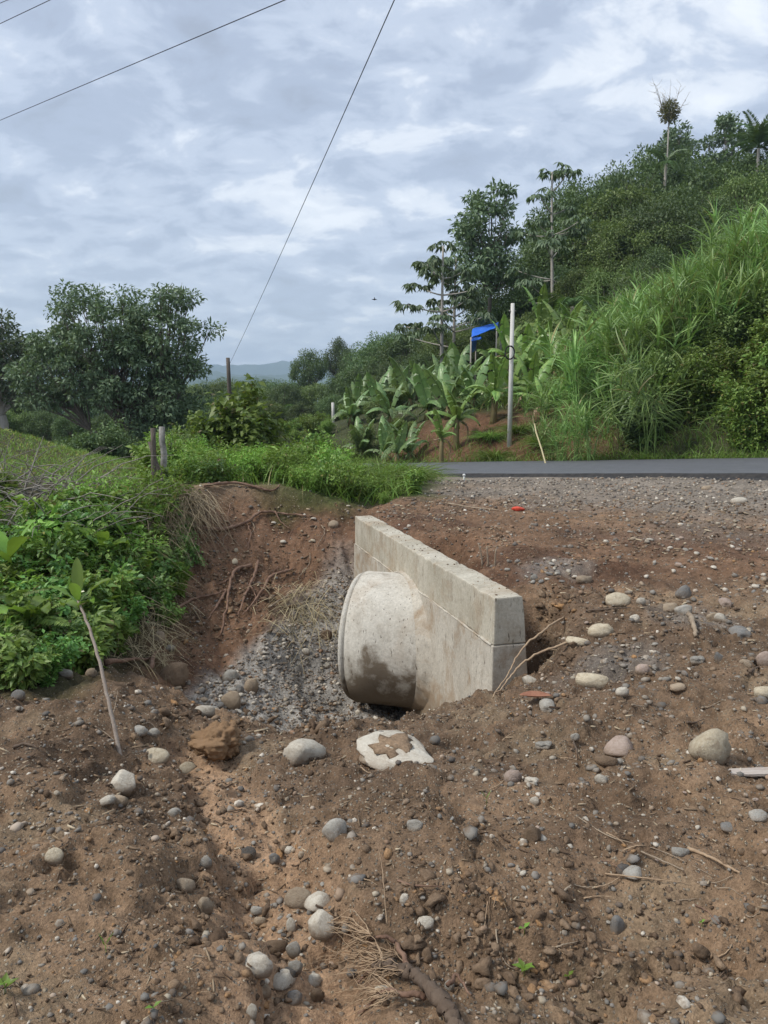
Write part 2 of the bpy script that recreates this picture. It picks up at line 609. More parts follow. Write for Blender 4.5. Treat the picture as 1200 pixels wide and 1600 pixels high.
# gravel and stones
m, nt, o = newmat('gravel')
b = NB(nt)
rnd = b.n('ShaderNodeNewGeometry').outputs['Random Per Island']
tcn = b.n('ShaderNodeTexCoord').outputs['Object']
c = b.ramp(rnd, ((0, (.11, .10, .09)), (.22, (.19, .18, .16)), (.42, (.27, .235, .19)), (.58, (.20, .19, .175)), (.72, (.38, .33, .25)), (.82, (.26, .16, .10)), (.9, (.50, .45, .37)), (1, (.62, .57, .48))))
c = b.mix(b.ramp(b.noise(tcn, 30, 4, .6), ((.45, 0), (.62, .75))), c, (.14, .095, .06))
b.bsdf(c, .85, None, .2, o)
m, nt, o = newmat('clod')
b = NB(nt)
rnd = b.n('ShaderNodeNewGeometry').outputs['Random Per Island']
tcn = b.n('ShaderNodeTexCoord').outputs['Object']
c = b.ramp(rnd, ((0, (.10, .068, .045)), (.45, (.165, .115, .076)), (.85, (.23, .165, .11)), (1, (.33, .19, .09))))
c = b.mix(1.0, c, b.ramp(b.noise(tcn, 60, 4, .65), ((.3, .65), (.7, 1.35))), 'MULTIPLY')
b.bsdf(c, .95, b.bump(b.noise(tcn, 110, 4, .7), .8, .006), .1, o)
m, nt, o = newmat('litter')
b = NB(nt)
rnd = b.n('ShaderNodeNewGeometry').outputs['Random Per Island']
c = b.ramp(rnd, ((0, (.06, .04, .028)), (.4, (.14, .095, .062)), (.8, (.27, .20, .13)), (1, (.48, .40, .28))))
b.bsdf(c, .85, None, .2, o)


def stone_mat(name, base, dark, speck):
    m, nt, o = newmat(name)
    b = NB(nt)
    tcn = b.n('ShaderNodeTexCoord').outputs['Object']
    oi = b.n('ShaderNodeObjectInfo').outputs['Random']
    vec = b.n('ShaderNodeVectorMath', operation='ADD')
    b.set(vec, 0, tcn)
    b.set(vec, 1, oi)
    vec = vec.outputs[0]
    f = b.noise(vec, 2.2, 7, .65, .5)
    c = b.mix(b.ramp(f, ((.32, 0), (.68, 1))), base, dark)
    c = b.mix(b.ramp(b.noise(vec, 14, 5, .7), ((.54, 0), (.66, .65))), c, speck)
    c = b.mix(b.ramp(b.noise(vec, 5, 8, .75, .6), ((.58, 0), (.70, .45))), c, dark)
    # soil stuck on the stone, most of it low down
    g = b.n('ShaderNodeSeparateXYZ')
    b.set(g, 0, tcn)
    low = b.ramp(b.math('ADD', g.outputs[2], b.math('MULTIPLY', b.noise(vec, 3, 5, .6), .8)), ((.0, .9), (.35, .42), (.85, .04)))
    c = b.mix(low, c, (.21, .15, .10))
    c = b.mix(b.ramp(b.noise(vec, 2.6, 7, .7, .8), ((.5, 0), (.66, .5))), c, (.25, .185, .125))
    v = b.math('ADD', b.math('MULTIPLY', oi, .35), .82)
    c = b.n('ShaderNodeHueSaturation', {'Value': v, 'Color': c}).outputs[0]
    b.bsdf(c, .8, b.bump(b.noise(vec, 6, 9, .75), .5, .05), .25, o)


stone_mat('stone_cream', (.60, .53, .39), (.46, .38, .26), (.68, .62, .50))
stone_mat('stone_pale', (.60, .56, .47), (.44, .39, .31), (.70, .66, .58))
stone_mat('stone_grey', (.40, .385, .34), (.29, .27, .23), (.52, .50, .45))
stone_mat('stone_blue', (.225, .222, .208), (.15, .147, .138), (.33, .325, .31))
stone_mat('stone_dark', (.11, .105, .098), (.07, .066, .06), (.14, .135, .13))
stone_mat('stone_tan', (.40, .325, .235), (.29, .22, .15), (.38, .31, .22))
stone_mat('stone_pink', (.46, .37, .31), (.34, .25, .20), (.46, .38, .32))
stone_mat('stone_brown', (.17, .115, .072), (.11, .075, .048), (.23, .16, .10))


# concrete
def concrete(name, base, darker, stain=.0, lowz=None, wet=(.10, .07, .045)):
    m, nt, o = newmat(name)
    b = NB(nt)
    tcn = b.n('ShaderNodeTexCoord').outputs['Object']
    f = b.noise(tcn, 1.6, 8, .68, .4)
    c = b.mix(b.ramp(f, ((.3, 0), (.7, 1))), base, darker)
    c = b.mix(1.0, c, b.ramp(b.noise(tcn, 38, 4, .7), ((.3, .82), (.7, 1.14))), 'MULTIPLY')
    # vertical drip marks
    dv = b.mapping(tcn, (6, 6, .9))
    dm = b.ramp(b.noise(tcn, 2.7, 4, .6, .5), ((.38, 0), (.58, 1)))
    c = b.mix(b.math('MULTIPLY', b.ramp(b.noise(dv, 1.0, 5, .7, .6), ((.47, 0), (.70, .6))), dm), c, (.20, .16, .115))
    dv2 = b.mapping(tcn, (48, 48, 9), (3, 1, 2))
    c = b.mix(b.ramp(b.noise(dv2, 1.0, 3, .6), ((.63, 0), (.69, .8))), c, (.06, .045, .03))
    # brown smears
    c = b.mix(b.math('MULTIPLY', b.ramp(b.noise(tcn, 2.3, 6, .7, .6), ((.48, 0), (.64, 1))), stain), c, (.27, .17, .085))
    if lowz is not None:
        g = b.n('ShaderNodeSeparateXYZ')
        b.set(g, 0, tcn)
        edge = b.math('ADD', g.outputs[2], b.math('MULTIPLY', b.math('SUBTRACT', b.noise(tcn, 3.0, 6, .6, .3), .5), lowz[1]))
        c = b.mix(b.ramp(b.math('ADD', b.math('MULTIPLY', b.math('SUBTRACT', edge, lowz[0]), 2.2), .5), ((.28, .88), (.75, 0))), c, wet)
    pits = b.n('ShaderNodeTexVoronoi', {'Scale': 34.0})
    b.set(pits, 'Vector', tcn)
    pp = b.ramp(pits.outputs['Distance'], ((.10, 0), (.2, 1)))
    hgt = b.math('ADD', b.math('MULTIPLY', b.noise(tcn, 30, 6, .7), .7), b.math('MULTIPLY', pp, .3))
    b.bsdf(c, .9, b.bump(hgt, .55, .012), .2, o)


concrete('concrete', (.55, .51, .43), (.39, .35, .285), .6, (-1.35, .5), (.20, .14, .085))
concrete('concrete_upper', (.54, .50, .41), (.36, .325, .25), .4)
concrete('concrete_pipe', (.60, .57, .50), (.45, .42, .355), .2, (-1.15, 1.5), (.13, .095, .06))
concrete('mortar', (.44, .385, .29), (.26, .21, .145), .5, (-1.3, .5))
plain_mat('concrete_pole', (.62, .60, .56), (.52, .50, .46), 5, .85, .3, 30)
plain_mat('asphalt', (.085, .088, .095), (.115, .118, .125), 3, .62, .5, 160, .4, dist=.006)
plain_mat('tar', (.018, .018, .019), (.05, .046, .042), 9, .8, .8, 60)
plain_mat('bark', (.11, .09, .07), (.22, .19, .155), 5, .9, .6, 14, stretch=(6, 6, 1))
plain_mat('bark_pale', (.30, .27, .23), (.42, .39, .34), 5, .9, .5, 12, stretch=(3, 3, 1))
plain_mat('root', (.13, .075, .05), (.26, .165, .115), 14, .85, .6, 60)
plain_mat('root_pale', (.42, .31, .20), (.28, .19, .12), 20, .85, .5, 60)
plain_mat('twig', (.22, .165, .115), (.36, .29, .21), 14, .85, .5, 60)
plain_mat('twig_dark', (.085, .06, .043), (.15, .11, .08), 14, .9, .5, 60)
plain_mat('twig_grey', (.30, .275, .24), (.19, .165, .14), 20, .9, .5, 60)
plain_mat('sapling_bark', (.28, .225, .18), (.38, .32, .265), 30, .85, .5, 80)
plain_mat('bamboo', (.40, .34, .18), (.48, .42, .26), 12, .7, .2, 40)
plain_mat('wood_scrap', (.50, .45, .40), (.36, .30, .25), 8, .85, .5, 30, stretch=(1, 9, 9))
plain_mat('post_wood', (.075, .06, .048), (.17, .145, .12), 9, .9, .6, 24, stretch=(5, 5, 1))
plain_mat('post_lichen', (.42, .41, .37), (.07, .058, .048), 8, .9, .5, 24)
plain_mat('tarp_blue', (.02, .12, .55), (.03, .16, .66), 3, .45, .3, 8, .5)
plain_mat('plastic_red', (.55, .05, .03), (.65, .10, .05), 9, .5, .4, 20)
plain_mat('leaf_dead_red', (.27, .12, .075), (.36, .18, .11), 20, .7, .4, 60)
plain_mat('leaf_dead', (.27, .19, .12), (.36, .27, .18), 7, .85, .5, 30)
plain_mat('wire', (.02, .02, .022), (.03, .03, .03), 3, .6, .0)
plain_mat('white_paint', (.72, .72, .70), (.6, .6, .58), 6, .6, .2)
plain_mat('bird', (.02, .02, .02), (.03, .03, .03), 6, .8, .0)
plain_mat('petal', (.75, .72, .50), (.8, .78, .62), 20, .6, .2)
plain_mat('hill_forest', (.028, .055, .018), (.06, .095, .03), .012, .9, 1.0, .03, .1, dist=8)
plain_mat('banana_trunk', (.16, .12, .06), (.24, .20, .09), 5, .7, .4, 20, stretch=(4, 4, 1))

leaf_mat('leaf_big_tree', (0.081, 0.125, 0.068), (0.195, 0.254, 0.143), None, .22, .5, .3)
leaf_mat('leaf_forest', (.062, .105, .045), (.155, .220, .085), None, .25, .5, .35)
leaf_mat('leaf_forest_light', (.095, .150, .045), (.230, .295, .100), None, .28, .5, .35)
leaf_mat('leaf_shrub', (.105, .190, .036), (.260, .355, .085), (.22, .19, .06), .32, .48, .4)
leaf_mat('leaf_bright', (0.154, 0.296, 0.046), (0.305, 0.485, 0.090), (.30, .27, .08), .36, .45, .4)
leaf_mat('leaf_herb', (0.086, 0.206, 0.047), (0.206, 0.367, 0.086), (.20, .15, .06), .32, .45, .4)
leaf_mat('leaf_banana', (.150, .270, .060), (.290, .400, .110), None, .34, .38, .5)
leaf_mat('leaf_banana_far', (.130, .220, .075), (.230, .320, .120), None, .3, .38, .5)
leaf_mat('leaf_cane', (0.150, 0.279, 0.073), (0.324, 0.451, 0.148), (.28, .24, .10), .32, .42, .5)
leaf_mat('leaf_palm', (0.068, 0.128, 0.045), (0.128, 0.203, 0.075), None, .25, .4, .5)
leaf_mat('leaf_grass', (0.118, 0.218, 0.035), (0.234, 0.336, 0.078), (.30, .26, .12), .35, .5, .3)
leaf_mat('leaf_pasture', (.29, .33, .06), (.44, .46, .13), (.30, .27, .12), .3, .6, .2)
leaf_mat('leaf_straw', (.20, .15, .09), (.42, .34, .22), (.10, .07, .045), .15, .7, .2)
leaf_mat('leaf_epiphyte', (.10, .09, .035), (.21, .19, .07), None, .25, .6, .2)
leaf_mat('leaf_ginger', (.14, .26, .03), (.21, .34, .055), None, .4, .38, .5)

# ------------------------------------------------------------------ mesh helpers


def mesh_np(name, V, polys, mats, mat_idx=None, smooth=False):
    """V (n,3); polys list of (k, idx array (m,k))"""
    me = bpy.data.meshes.new(name)
    V = np.asarray(V, np.float32)
    me.vertices.add(len(V))
    me.vertices.foreach_set('co', V.ravel())
    loops = np.concatenate([p.ravel() for p in polys]).astype(np.int32)
    tot = np.concatenate([np.full(len(p), p.shape[1], np.int32) for p in polys])
    start = np.concatenate(([0], np.cumsum(tot)[:-1])).astype(np.int32)
    me.loops.add(len(loops))
    me.loops.foreach_set('vertex_index', loops)
    me.polygons.add(len(tot))
    me.polygons.foreach_set('loop_start', start)
    me.polygons.foreach_set('loop_total', tot)
    for mm in (mats if isinstance(mats, (list, tuple)) else [mats]):
        me.materials.append(MATS[mm])
    if mat_idx is not None:
        me.polygons.foreach_set('material_index', np.asarray(mat_idx, np.int32))
    if smooth is True:
        me.polygons.foreach_set('use_smooth', np.ones(len(tot), bool))
    me.update(calc_edges=True)
    me.validate()
    return me


class MB:
    """collects quads / triangles of several shapes into one mesh"""

    def __init__(s):
        s.V, s.P, s.M, s.n = [], [], [], 0

    def add(s, V, F, mat=0):
        V = np.asarray(V, float).reshape(-1, 3)
        for f in (F if isinstance(F, list) else [F]):
            if len(f):
                s.P.append(np.asarray(f) + s.n)
                s.M.append(np.full(len(f), mat))
        s.V.append(V)
        s.n += len(V)
        return s

    def mesh(s, name, mats, smooth=False):
        return mesh_np(name, np.concatenate(s.V), s.P, mats, np.concatenate(s.M), smooth)


def link(name, me, parent=None, loc=None):
    ob = bpy.data.objects.new(name, me)
    C.objects.link(ob)
    if parent is not None:
        ob.parent = parent
    if loc is not None:
        ob.location = Vector([float(v) for v in loc])
    return ob


def tag(ob, label=None, cat=None, group=None, kind=None):
    if label:
        ob['label'] = label
    if cat:
        ob['category'] = cat
    if group:
        ob['group'] = group
    if kind:
        ob['kind'] = kind
    return ob


def thing(name, label, cat, loc=(0, 0, 0), rz=0.0, group=None):
    ob = link(name, None, None, loc)
    ob.rotation_euler = (0, 0, rz)
    ob.empty_display_size = .1
    return tag(ob, label, cat, group)


def copy_tree(root, loc=None, rz=None, sc=None, label=None, group=None):
    r = root.copy()
    C.objects.link(r)
    for ch in root.children:
        c = ch.copy()
        C.objects.link(c)
        c.parent = r
        for g in ch.children:
            d = g.copy()
            C.objects.link(d)
            d.parent = c
    if loc is not None:
        r.location = Vector([float(v) for v in loc])
    if rz is not None:
        r.rotation_euler = (0, 0, rz)
    if sc is not None:
        r.scale = (sc, sc, sc) if isinstance(sc, (int, float)) else sc
    if label:
        r['label'] = label
    if group:
        r['group'] = group
    return r


def unit(a):
    a = np.asarray(a, float)
    return a / np.maximum(np.linalg.norm(a, axis=-1, keepdims=True), 1e-9)


def tube(pts, rad, sides=6, cap=True):
    pts = np.asarray(pts, float)
    n = len(pts)
    rad = np.broadcast_to(np.asarray(rad, float), (n,))
    t = unit(np.gradient(pts, axis=0))
    ref = np.array((0, 0, 1.0)) if abs(t[0][2]) < .9 else np.array((1.0, 0, 0))
    a = unit(np.cross(t, ref))
    bb = np.cross(t, a)
    ang = np.linspace(0, 2 * math.pi, sides, endpoint=False)
    V = pts[:, None, :] + rad[:, None, None] * (np.cos(ang)[None, :, None] * a[:, None, :] + np.sin(ang)[None, :, None] * bb[:, None, :])
    V = V.reshape(-1, 3)
    i = np.arange(n - 1)[:, None] * sides
    j = np.arange(sides)[None, :]
    k = (j + 1) % sides
    Fq = np.stack((i + j, i + k, i + sides + k, i + sides + j), -1).reshape(-1, 4)
    fs = [Fq]
    if cap:
        fs.append(np.arange(sides)[None, ::-1])
        fs.append((np.arange(sides) + (n - 1) * sides)[None, :])
    return V, fs


def bez(p0, p1, p2, n=7):
    t = np.linspace(0, 1, n)[:, None]
    return (1 - t) ** 2 * np.asarray(p0, float) + 2 * t * (1 - t) * np.asarray(p1, float) + t ** 2 * np.asarray(p2, float)


def spline(ctrl, n=8):
    c = np.asarray(ctrl, float)
    c = np.vstack((2 * c[0] - c[1], c, 2 * c[-1] - c[-2]))
    o = []
    for i in range(1, len(c) - 2):
        t = np.linspace(0, 1, n, endpoint=False)[:, None]
        o.append(.5 * (2 * c[i] + (c[i + 1] - c[i - 1]) * t + (2 * c[i - 1] - 5 * c[i] + 4 * c[i + 1] - c[i + 2]) * t ** 2 + (3 * c[i] - 3 * c[i + 1] + c[i + 2] - c[i - 1]) * t ** 3))
    o.append(c[-2][None])
    return np.concatenate(o)


def leaves(P, A, N, L, Wd, fold=.18):
    """folded diamond leaves: P base, A axis, N upward normal"""
    A = unit(A)
    S = unit(np.cross(A, N))
    U = np.cross(S, A)
    L, Wd = np.asarray(L)[:, None], np.asarray(Wd)[:, None]
    m = P + A * L * .45
    V = np.stack((P, m + S * Wd * .5 + U * Wd * fold, P + A * L - U * L * .12, m - S * Wd * .5 + U * Wd * fold), 1)
    n = len(P)
    i = np.arange(n)[:, None] * 4
    Ft = np.concatenate((i + np.array([[0, 1, 2]]), i + np.array([[0, 2, 3]])))
    return V.reshape(-1, 3), Ft


def blades(P, A, L, Wd, bend, nseg=3, side=None):
    """tapering grass strips: P base, A start direction, bend = how far they arch over"""
    n = len(P)
    A = unit(A)
    L, Wd, bend = [np.broadcast_to(np.asarray(q, float), (n,)) for q in (L, Wd, bend)]
    hor = A * np.array((1, 1, 0))
    hor = unit(hor + rng.normal(0, .05, hor.shape) * np.array((1, 1, 0)))
    S = unit(np.cross(A, np.array((0, 0, 1.0))) + rng.normal(0, .25, A.shape)) if side is None else side
    rows = []
    for k in range(nseg + 1):
        t = k / nseg
        c = P + A * (L * t)[:, None] + hor * (L * bend * t * t * .6)[:, None] + np.array((0, 0, -1.0)) * (L * bend * t * t * .75)[:, None]
        w = Wd * (1 - t ** 1.6) * .5 * (0.75 if k == 0 else 1) + Wd * .02
        rows.append(np.stack((c + S * w[:, None], c - S * w[:, None]), 1))
    V = np.stack(rows, 1).reshape(-1, 3)
    st = (nseg + 1) * 2
    base = np.arange(n)[:, None] * st
    F = np.concatenate([base + np.array([[2 * k, 2 * k + 1, 2 * k + 3, 2 * k + 2]]) for k in range(nseg)])
    return V, F


def rand_dir(n, zmin=-1.0):
    z = rng.uniform(zmin, 1, n)
    a = rng.uniform(0, 2 * math.pi, n)
    r = np.sqrt(1 - z * z)
    return np.stack((r * np.cos(a), r * np.sin(a), z), 1)


def ico(sub):
    import bmesh
    bm = bmesh.new()
    bmesh.ops.create_icosphere(bm, subdivisions=sub, radius=1)
    V = np.array([v.co for v in bm.verts])
    Fc = np.array([[v.index for v in f.verts] for f in bm.faces])
    bm.free()
    return V, Fc


def n3(V, sc, seed):
    return (vn(V[:, 0] * sc + seed, V[:, 1] * sc - seed * 2, seed) + vn(V[:, 1] * sc + 3, V[:, 2] * sc + seed, seed + 5) + vn(V[:, 2] * sc - seed, V[:, 0] * sc + 9, seed + 9)) / 3 - .5


# ------------------------------------------------------------------ the ground sheet


def grow(a, step, lim, k):
    o = []
    while abs(a) < lim:
        step *= k
        a = a + step
        o.append(a)
    return o


xs = np.concatenate((grow(-7.5, -.045, 4600, 1.16)[::-1], np.arange(-7.5, -2.4, .045), np.arange(-2.4, 2.6, .019), np.arange(2.6, 9, .055), grow(9, .055, 4600, 1.16)))
ys = np.concatenate((grow(.8, -.05, 300, 1.3)[::-1], np.arange(.8, 3.2, .016), np.arange(3.2, 5.6, .024), np.arange(5.6, 12.6, .034), np.arange(12.6, 30, .16), grow(30, .16, 5200, 1.1)))
X, Y = np.meshgrid(xs, ys)
Z = height(X.ravel(), Y.ravel())
x, y = X.ravel(), Y.ravel()
V = np.stack((x, y, Z), 1)
nx, ny = len(xs), len(ys)
i = (np.arange(ny - 1)[:, None] * nx + np.arange(nx - 1)[None, :]).ravel()
Fq = np.stack((i, i + 1, i + nx + 1, i + nx), 1)
me = mesh_np('ground', V, [Fq], 'soil', smooth=True)


def zone_colour(x, y):
    n = len(x)
    u, s = road_uv(x, y)
    zb = h_base(x, y)
    f1 = fbm(x * 1.3, y * 1.3, 61, 4)
    f2 = fbm(x * .45, y * .45, 71, 4)
    f3 = fbm(x * 5, y * 5, 77, 3)
    col = np.empty((n, 3))
    col[:] = (.225, .150, .093)
    gr = np.full(n, .6)

    def lay(mask, c, g=None):
        nonlocal col, gr
        col = col * (1 - mask[:, None]) + np.array(c) * mask[:, None]
        if g is not None:
            gr = gr * (1 - mask) + g * mask
    lay(sstep(.45, .60, f2) * .6, (.140, .095, .062))
    lay(sstep(.52, .66, f1) * .5, (.105, .070, .047), .4)
    lay(sstep(.58, .68, fbm(x * 2.1, y * 2.1, 66, 4)) * .5, (.26, .195, .125))
    # light sandy wash in the channel
    dmin = line_dist(x, y, CHAN)[0]
    lay(sstep(.27, .08, dmin + (f1 - .5) * .3) * .95 * sstep(4.8, 4.2, y), (.36, .235, .145), .45)
    # red-brown bank
    bank = sstep(.35, -.05, zb) * sstep(6.2, 7.2, y) * sstep(12.6, 11.6, y)
    lay(bank, (.175, .102, .062), .25)
    lay(bank * sstep(.5, .66, f1), (.105, .058, .036), .2)
    # dark gravel fan below the bank, right of the washed-out foot
    pA, pB = at(545, 850, 11), at(335, 1110, 7.2)
    side = (x - pA[0]) * (pB[1] - pA[1]) - (y - pA[1]) * (pB[0] - pA[0])
    side = side / np.hypot(pB[0] - pA[0], pB[1] - pA[1])
    inb = ((x - WNF[0]) * wr[0] + (y - WNF[1]) * wr[1]) < .1
    lay(bank * inb * sstep(-.10, .22, -side + (f1 - .5) * .6 + .45) * sstep(11.6, 10.2, y), (.30, .28, .25), 1.0)
    # grey gravel towards the road
    lay(sstep(-6.5, -2.2, u + (f1 - .5) * 4) * sstep(0, -.2, u) * sstep(4, 6, y) * sstep(-2, 1, x) * .9, (.245, .212, .175), 1.0)
    for (px, row, dd, rr) in ((870, 895, 7.2, .5), (960, 1010, 5.0, .5), (1080, 960, 5.6, .45)):
        p = at(px, row, dd)
        lay(sstep(rr, rr * .3, np.hypot(x - p[0], y - p[1]) + (f3 - .5) * .3) * .6, (.21, .195, .175), 1.0)
    # green country
    left = sstep(-.5, .6, y - 12.1 + (f1 - .5) * 1.5) * sstep(.7, -.1, x - .043 * y + (f1 - .5) * .8)
    lay(left, (.070, .095, .028), .1)
    lay(np.exp(-(((x + 15) / 8.0) ** 2 + ((y - 27) / 11.0) ** 2)) > .04, (.36, .38, .11), .1)
    leftbank = sstep(-1.9, -2.6, x + (f1 - .5) * .8 - (y - 6) * -.17) * sstep(4.7, 5.4, y)
    lay(leftbank, (.065, .060, .032), .2)
    up = u > ROAD_W
    lay(up.astype(float), (.055, .062, .028), .1)
    red = up * sstep(5.5, 7.5, s) * sstep(17.5, 15, s) * sstep(6.2, 7, u) * sstep(11.2, 9.2, u + (f1 - .5) * 3)
    lay(red, (.135, .074, .043), .2)
    farr = sstep(60, 140, np.hypot(x, y))
    lay(farr, (.035, .060, .020), 0)
    return np.clip(col, 0, 1), np.clip(gr, 0, 1)


col, gr = zone_colour(x, y)
ca = me.color_attributes.new('zone', 'FLOAT_COLOR', 'POINT')
ca.data.foreach_set('color', np.concatenate((col, np.ones((len(col), 1))), 1).astype(np.float32).ravel())
ga = me.attributes.new('grit', 'FLOAT', 'POINT')
ga.data.foreach_set('value', gr.astype(np.float32))
tag(link('ground', me), kind='structure')

# far hills
for k, (d0, hgt, x0, x1, seed, row) in enumerate(((1400, 96, -1500, 1500, 3, 0), (2200, 170, -2400, 2400, 9, 0), (3300, 285, -3600, 3600, 15, 0))):
    hx = np.linspace(x0, x1, 260)
    hy = np.linspace(0, 900, 34)
    HX, HY = np.meshgrid(hx, hy)
    prof = (0.72 + 0.42 * fbm(HX.ravel() / (d0 * .22), HX.ravel() * 0 + seed, seed, 4)) * hgt
    tt = HY.ravel() / 900
    zz_ = prof * np.sin(np.clip(tt * 1.7, 0, math.pi / 2)) ** 1.1 * (1 - .3 * sstep(.75, 1, tt))
    zz_ = zz_ + (fbm(HX.ravel() / 60, HY.ravel() / 60, seed, 4) - .5) * hgt * .16 * sstep(.02, .2, tt)
    zz_ = zz_ + rng.uniform(0, 6, len(zz_)) * sstep(.02, .1, tt)
    V = np.stack((HX.ravel(), d0 + HY.ravel(), zz_ - 11.5), 1)
    i = (np.arange(33)[:, None] * 260 + np.arange(259)[None, :]).ravel()
    me = mesh_np('hills', V, [np.stack((i, i + 1, i + 261, i + 260), 1)], 'hill_forest', smooth=True)
    tag(link('hills', me), kind='structure')

# road: a slab of new asphalt with a dark broken edge
sv = np.concatenate((np.linspace(-25, 45, 280), np.linspace(46, 90, 24)))
prof = ((-.20, -.10), (-.08, .012), (-.02, .045), (.12, .056), (3.0, .10), (5.9, .062), (6.05, .03), (6.2, -.1))
V = []
for sx in sv:
    jit = (fbm(np.array([sx * 1.7]), np.array([3.0]), 5, 3)[0] - .5)
    for (uu, dz) in prof:
        q = uu + (jit * .22 if uu < 0 else 0)
        p = ROAD_A + ROAD_S * sx + ROAD_N * q
        V.append((p[0], p[1], float(zroad(sx)) + dz))
V = np.array(V)
npf = len(prof)
i = (np.arange(len(sv) - 1)[:, None] * npf + np.arange(npf - 1)[None, :]).ravel()
Fq = np.stack((i, i + npf, i + npf + 1, i + 1), 1)
mi = np.tile(np.array([1, 1, 0, 0, 0, 0, 1]), len(sv) - 1)
me = mesh_np('road', V, [Fq], ['asphalt', 'tar'], mi, True)
tag(link('road', me), kind='structure')
# strip of spilled bitumen and chippings along the edge
sv = np.linspace(-14, 13, 260)
V, tt = [], np.linspace(0, 1, 7)
for sx in sv:
    wdt = .12 + .95 * fbm(np.array([sx * 1.1]), np.array([7.0]), 15, 5)[0] ** 2
    for t in tt:
        p = ROAD_A + ROAD_S * sx - ROAD_N * (-.02 + t * wdt)
        V.append((p[0], p[1], t))
V = np.array(V)
V[:, 2] = height(V[:, 0], V[:, 1]) + .02 - .03 * (V[:, 2] > .95) + .02 * (fbm(V[:, 0] * 9, V[:, 1] * 9, 4) - .4)
i = (np.arange(len(sv) - 1)[:, None] * 7 + np.arange(6)[None, :]).ravel()
me = mesh_np('road_edge_spill', V, [np.stack((i, i + 1, i + 8, i + 7), 1)], 'tar', smooth=True)
tag(link('road_edge_spill', me), kind='structure')


# ------------------------------------------------------------------ culvert headwall with its pipe
head = thing('culvert_headwall', 'pale concrete culvert headwall with a stub of round pipe, beside the gully', 'culvert')


def slab(z0, z1, b0, b1_of_z, over_a0=0.0, over_a1=0.0, na=90, nz=12, nb=5, seed=3, amp=.011):
    """a cast block along the wall: battered back, slightly wavy faces"""
    def pt(ta, tb, z):
        bb = b0 + (b1_of_z(z) - b0) * tb
        p = WNF + wd * (-over_a0 + ta * (WLEN + over_a0 + over_a1)) + wr * bb
        return (p[0], p[1], z)
    V, F = [], []

    def grid(fn, n, m_):
        o = len(V)
        for i in range(n + 1):
            for j in range(m_ + 1):
                V.append(fn(i / n, j / m_))
        for i in range(n):
            for j in range(m_):
                a = o + i * (m_ + 1) + j
                F.append((a, a + m_ + 1, a + m_ + 2, a + 1))
    zz = lambda t: z0 + (z1 - z0) * t
    grid(lambda s, t: pt(s, 0, zz(t)), na, nz)
    grid(lambda s, t: pt(1 - s, 1, zz(t)), na, nz)
    grid(lambda s, t: pt(0, 1 - s, zz(t)), nb, nz)
    grid(lambda s, t: pt(1, s, zz(t)), nb, nz)
    grid(lambda s, t: pt(s, t, z1), na, nb)
    grid(lambda s, t: pt(s, 1 - t, z0), na, nb)
    V = np.array(V)
    q = np.round(V, 4)
    dx = (fbm(q[:, 0] * 3 + q[:, 2] * 2, q[:, 1] * 3 - q[:, 2] * 2, seed, 4) - .5) * 2 * amp
    dz = (fbm(q[:, 0] * 7, q[:, 1] * 7, seed + 7, 4) - .5) * 2 * amp
    V[:, 0] += wr[0] * dx
    V[:, 1] += wr[1] * dx
    top_ = np.abs(V[:, 2] - z1) < .01
    V[:, 2] += dz * top_
    bpos = (q[:, 0] - WNF[0]) * wr[0] + (q[:, 1] - WNF[1]) * wr[1]
    rimv = top_ & ((bpos < .03) | (bpos > WT - .03))
    V[:, 2] -= rimv * .022 * np.maximum(fbm(q[:, 0] * 9, q[:, 1] * 9, seed + 3, 3) - .56, 0) * 4
    return V, np.array(F)


import bmesh


def finish(me, bevel=0.012):
    bm = bmesh.new()
    bm.from_mesh(me)
    bmesh.ops.remove_doubles(bm, verts=bm.verts, dist=.0008)
    es = [e for e in bm.edges if len(e.link_faces) == 2 and e.calc_face_angle() > .9]
    if es:
        bmesh.ops.bevel(bm, geom=es, offset=bevel, segments=2, affect='EDGES', profile=.6)
    bm.to_mesh(me)
    bm.free()
    for p in me.polygons:
        p.use_smooth = False


Z_J = ZT - .40
V, F = slab(Z_J, ZT, 0.012, lambda z: WT + .085 * (ZT - z), seed=3)
me = mesh_np('upper_lift', V, [F], 'concrete_upper')
finish(me)
link('upper_lift', me, head)
V, F = slab(-2.2, Z_J - .003, 0.0, lambda z: WT + .004 + .085 * (ZT - z), .004, .004, nz=24, seed=13)
me = mesh_np('lower_lift', V, [F], 'concrete')
finish(me, .01)
tag(link('lower_lift', me, head), 'lower cast of the wall with brown smears')
# crumbs of soil lying on the wall top
n = 130
a_ = rng.uniform(.05, WLEN - .05, n)
b_ = rng.uniform(.03, WT - .01, n) ** 1.0
sz = np.clip(np.exp(rng.normal(0, .5, n)) * .0045, .002, .012)
BV, BF = ico(1)
P = WNF[None] + wd[None] * a_[:, None] + wr[None] * b_[:, None]
P[:, 2] = ZT + sz * .35
V = (BV[None] * sz[:, None, None] * rng.uniform(.6, 1.3, (n, len(BV), 1)) * np.array((1, 1, .7)) + P[:, None, :]).reshape(-1, 3)
F = (BF[None] + (np.arange(n) * len(BV))[:, None, None]).reshape(-1, 3)
tag(link('soil_on_wall', mesh_np('soil_on_wall', V, [F], 'clod', smooth=True)), 'crumbs of soil lying on top of the headwall', 'soil', kind='stuff')
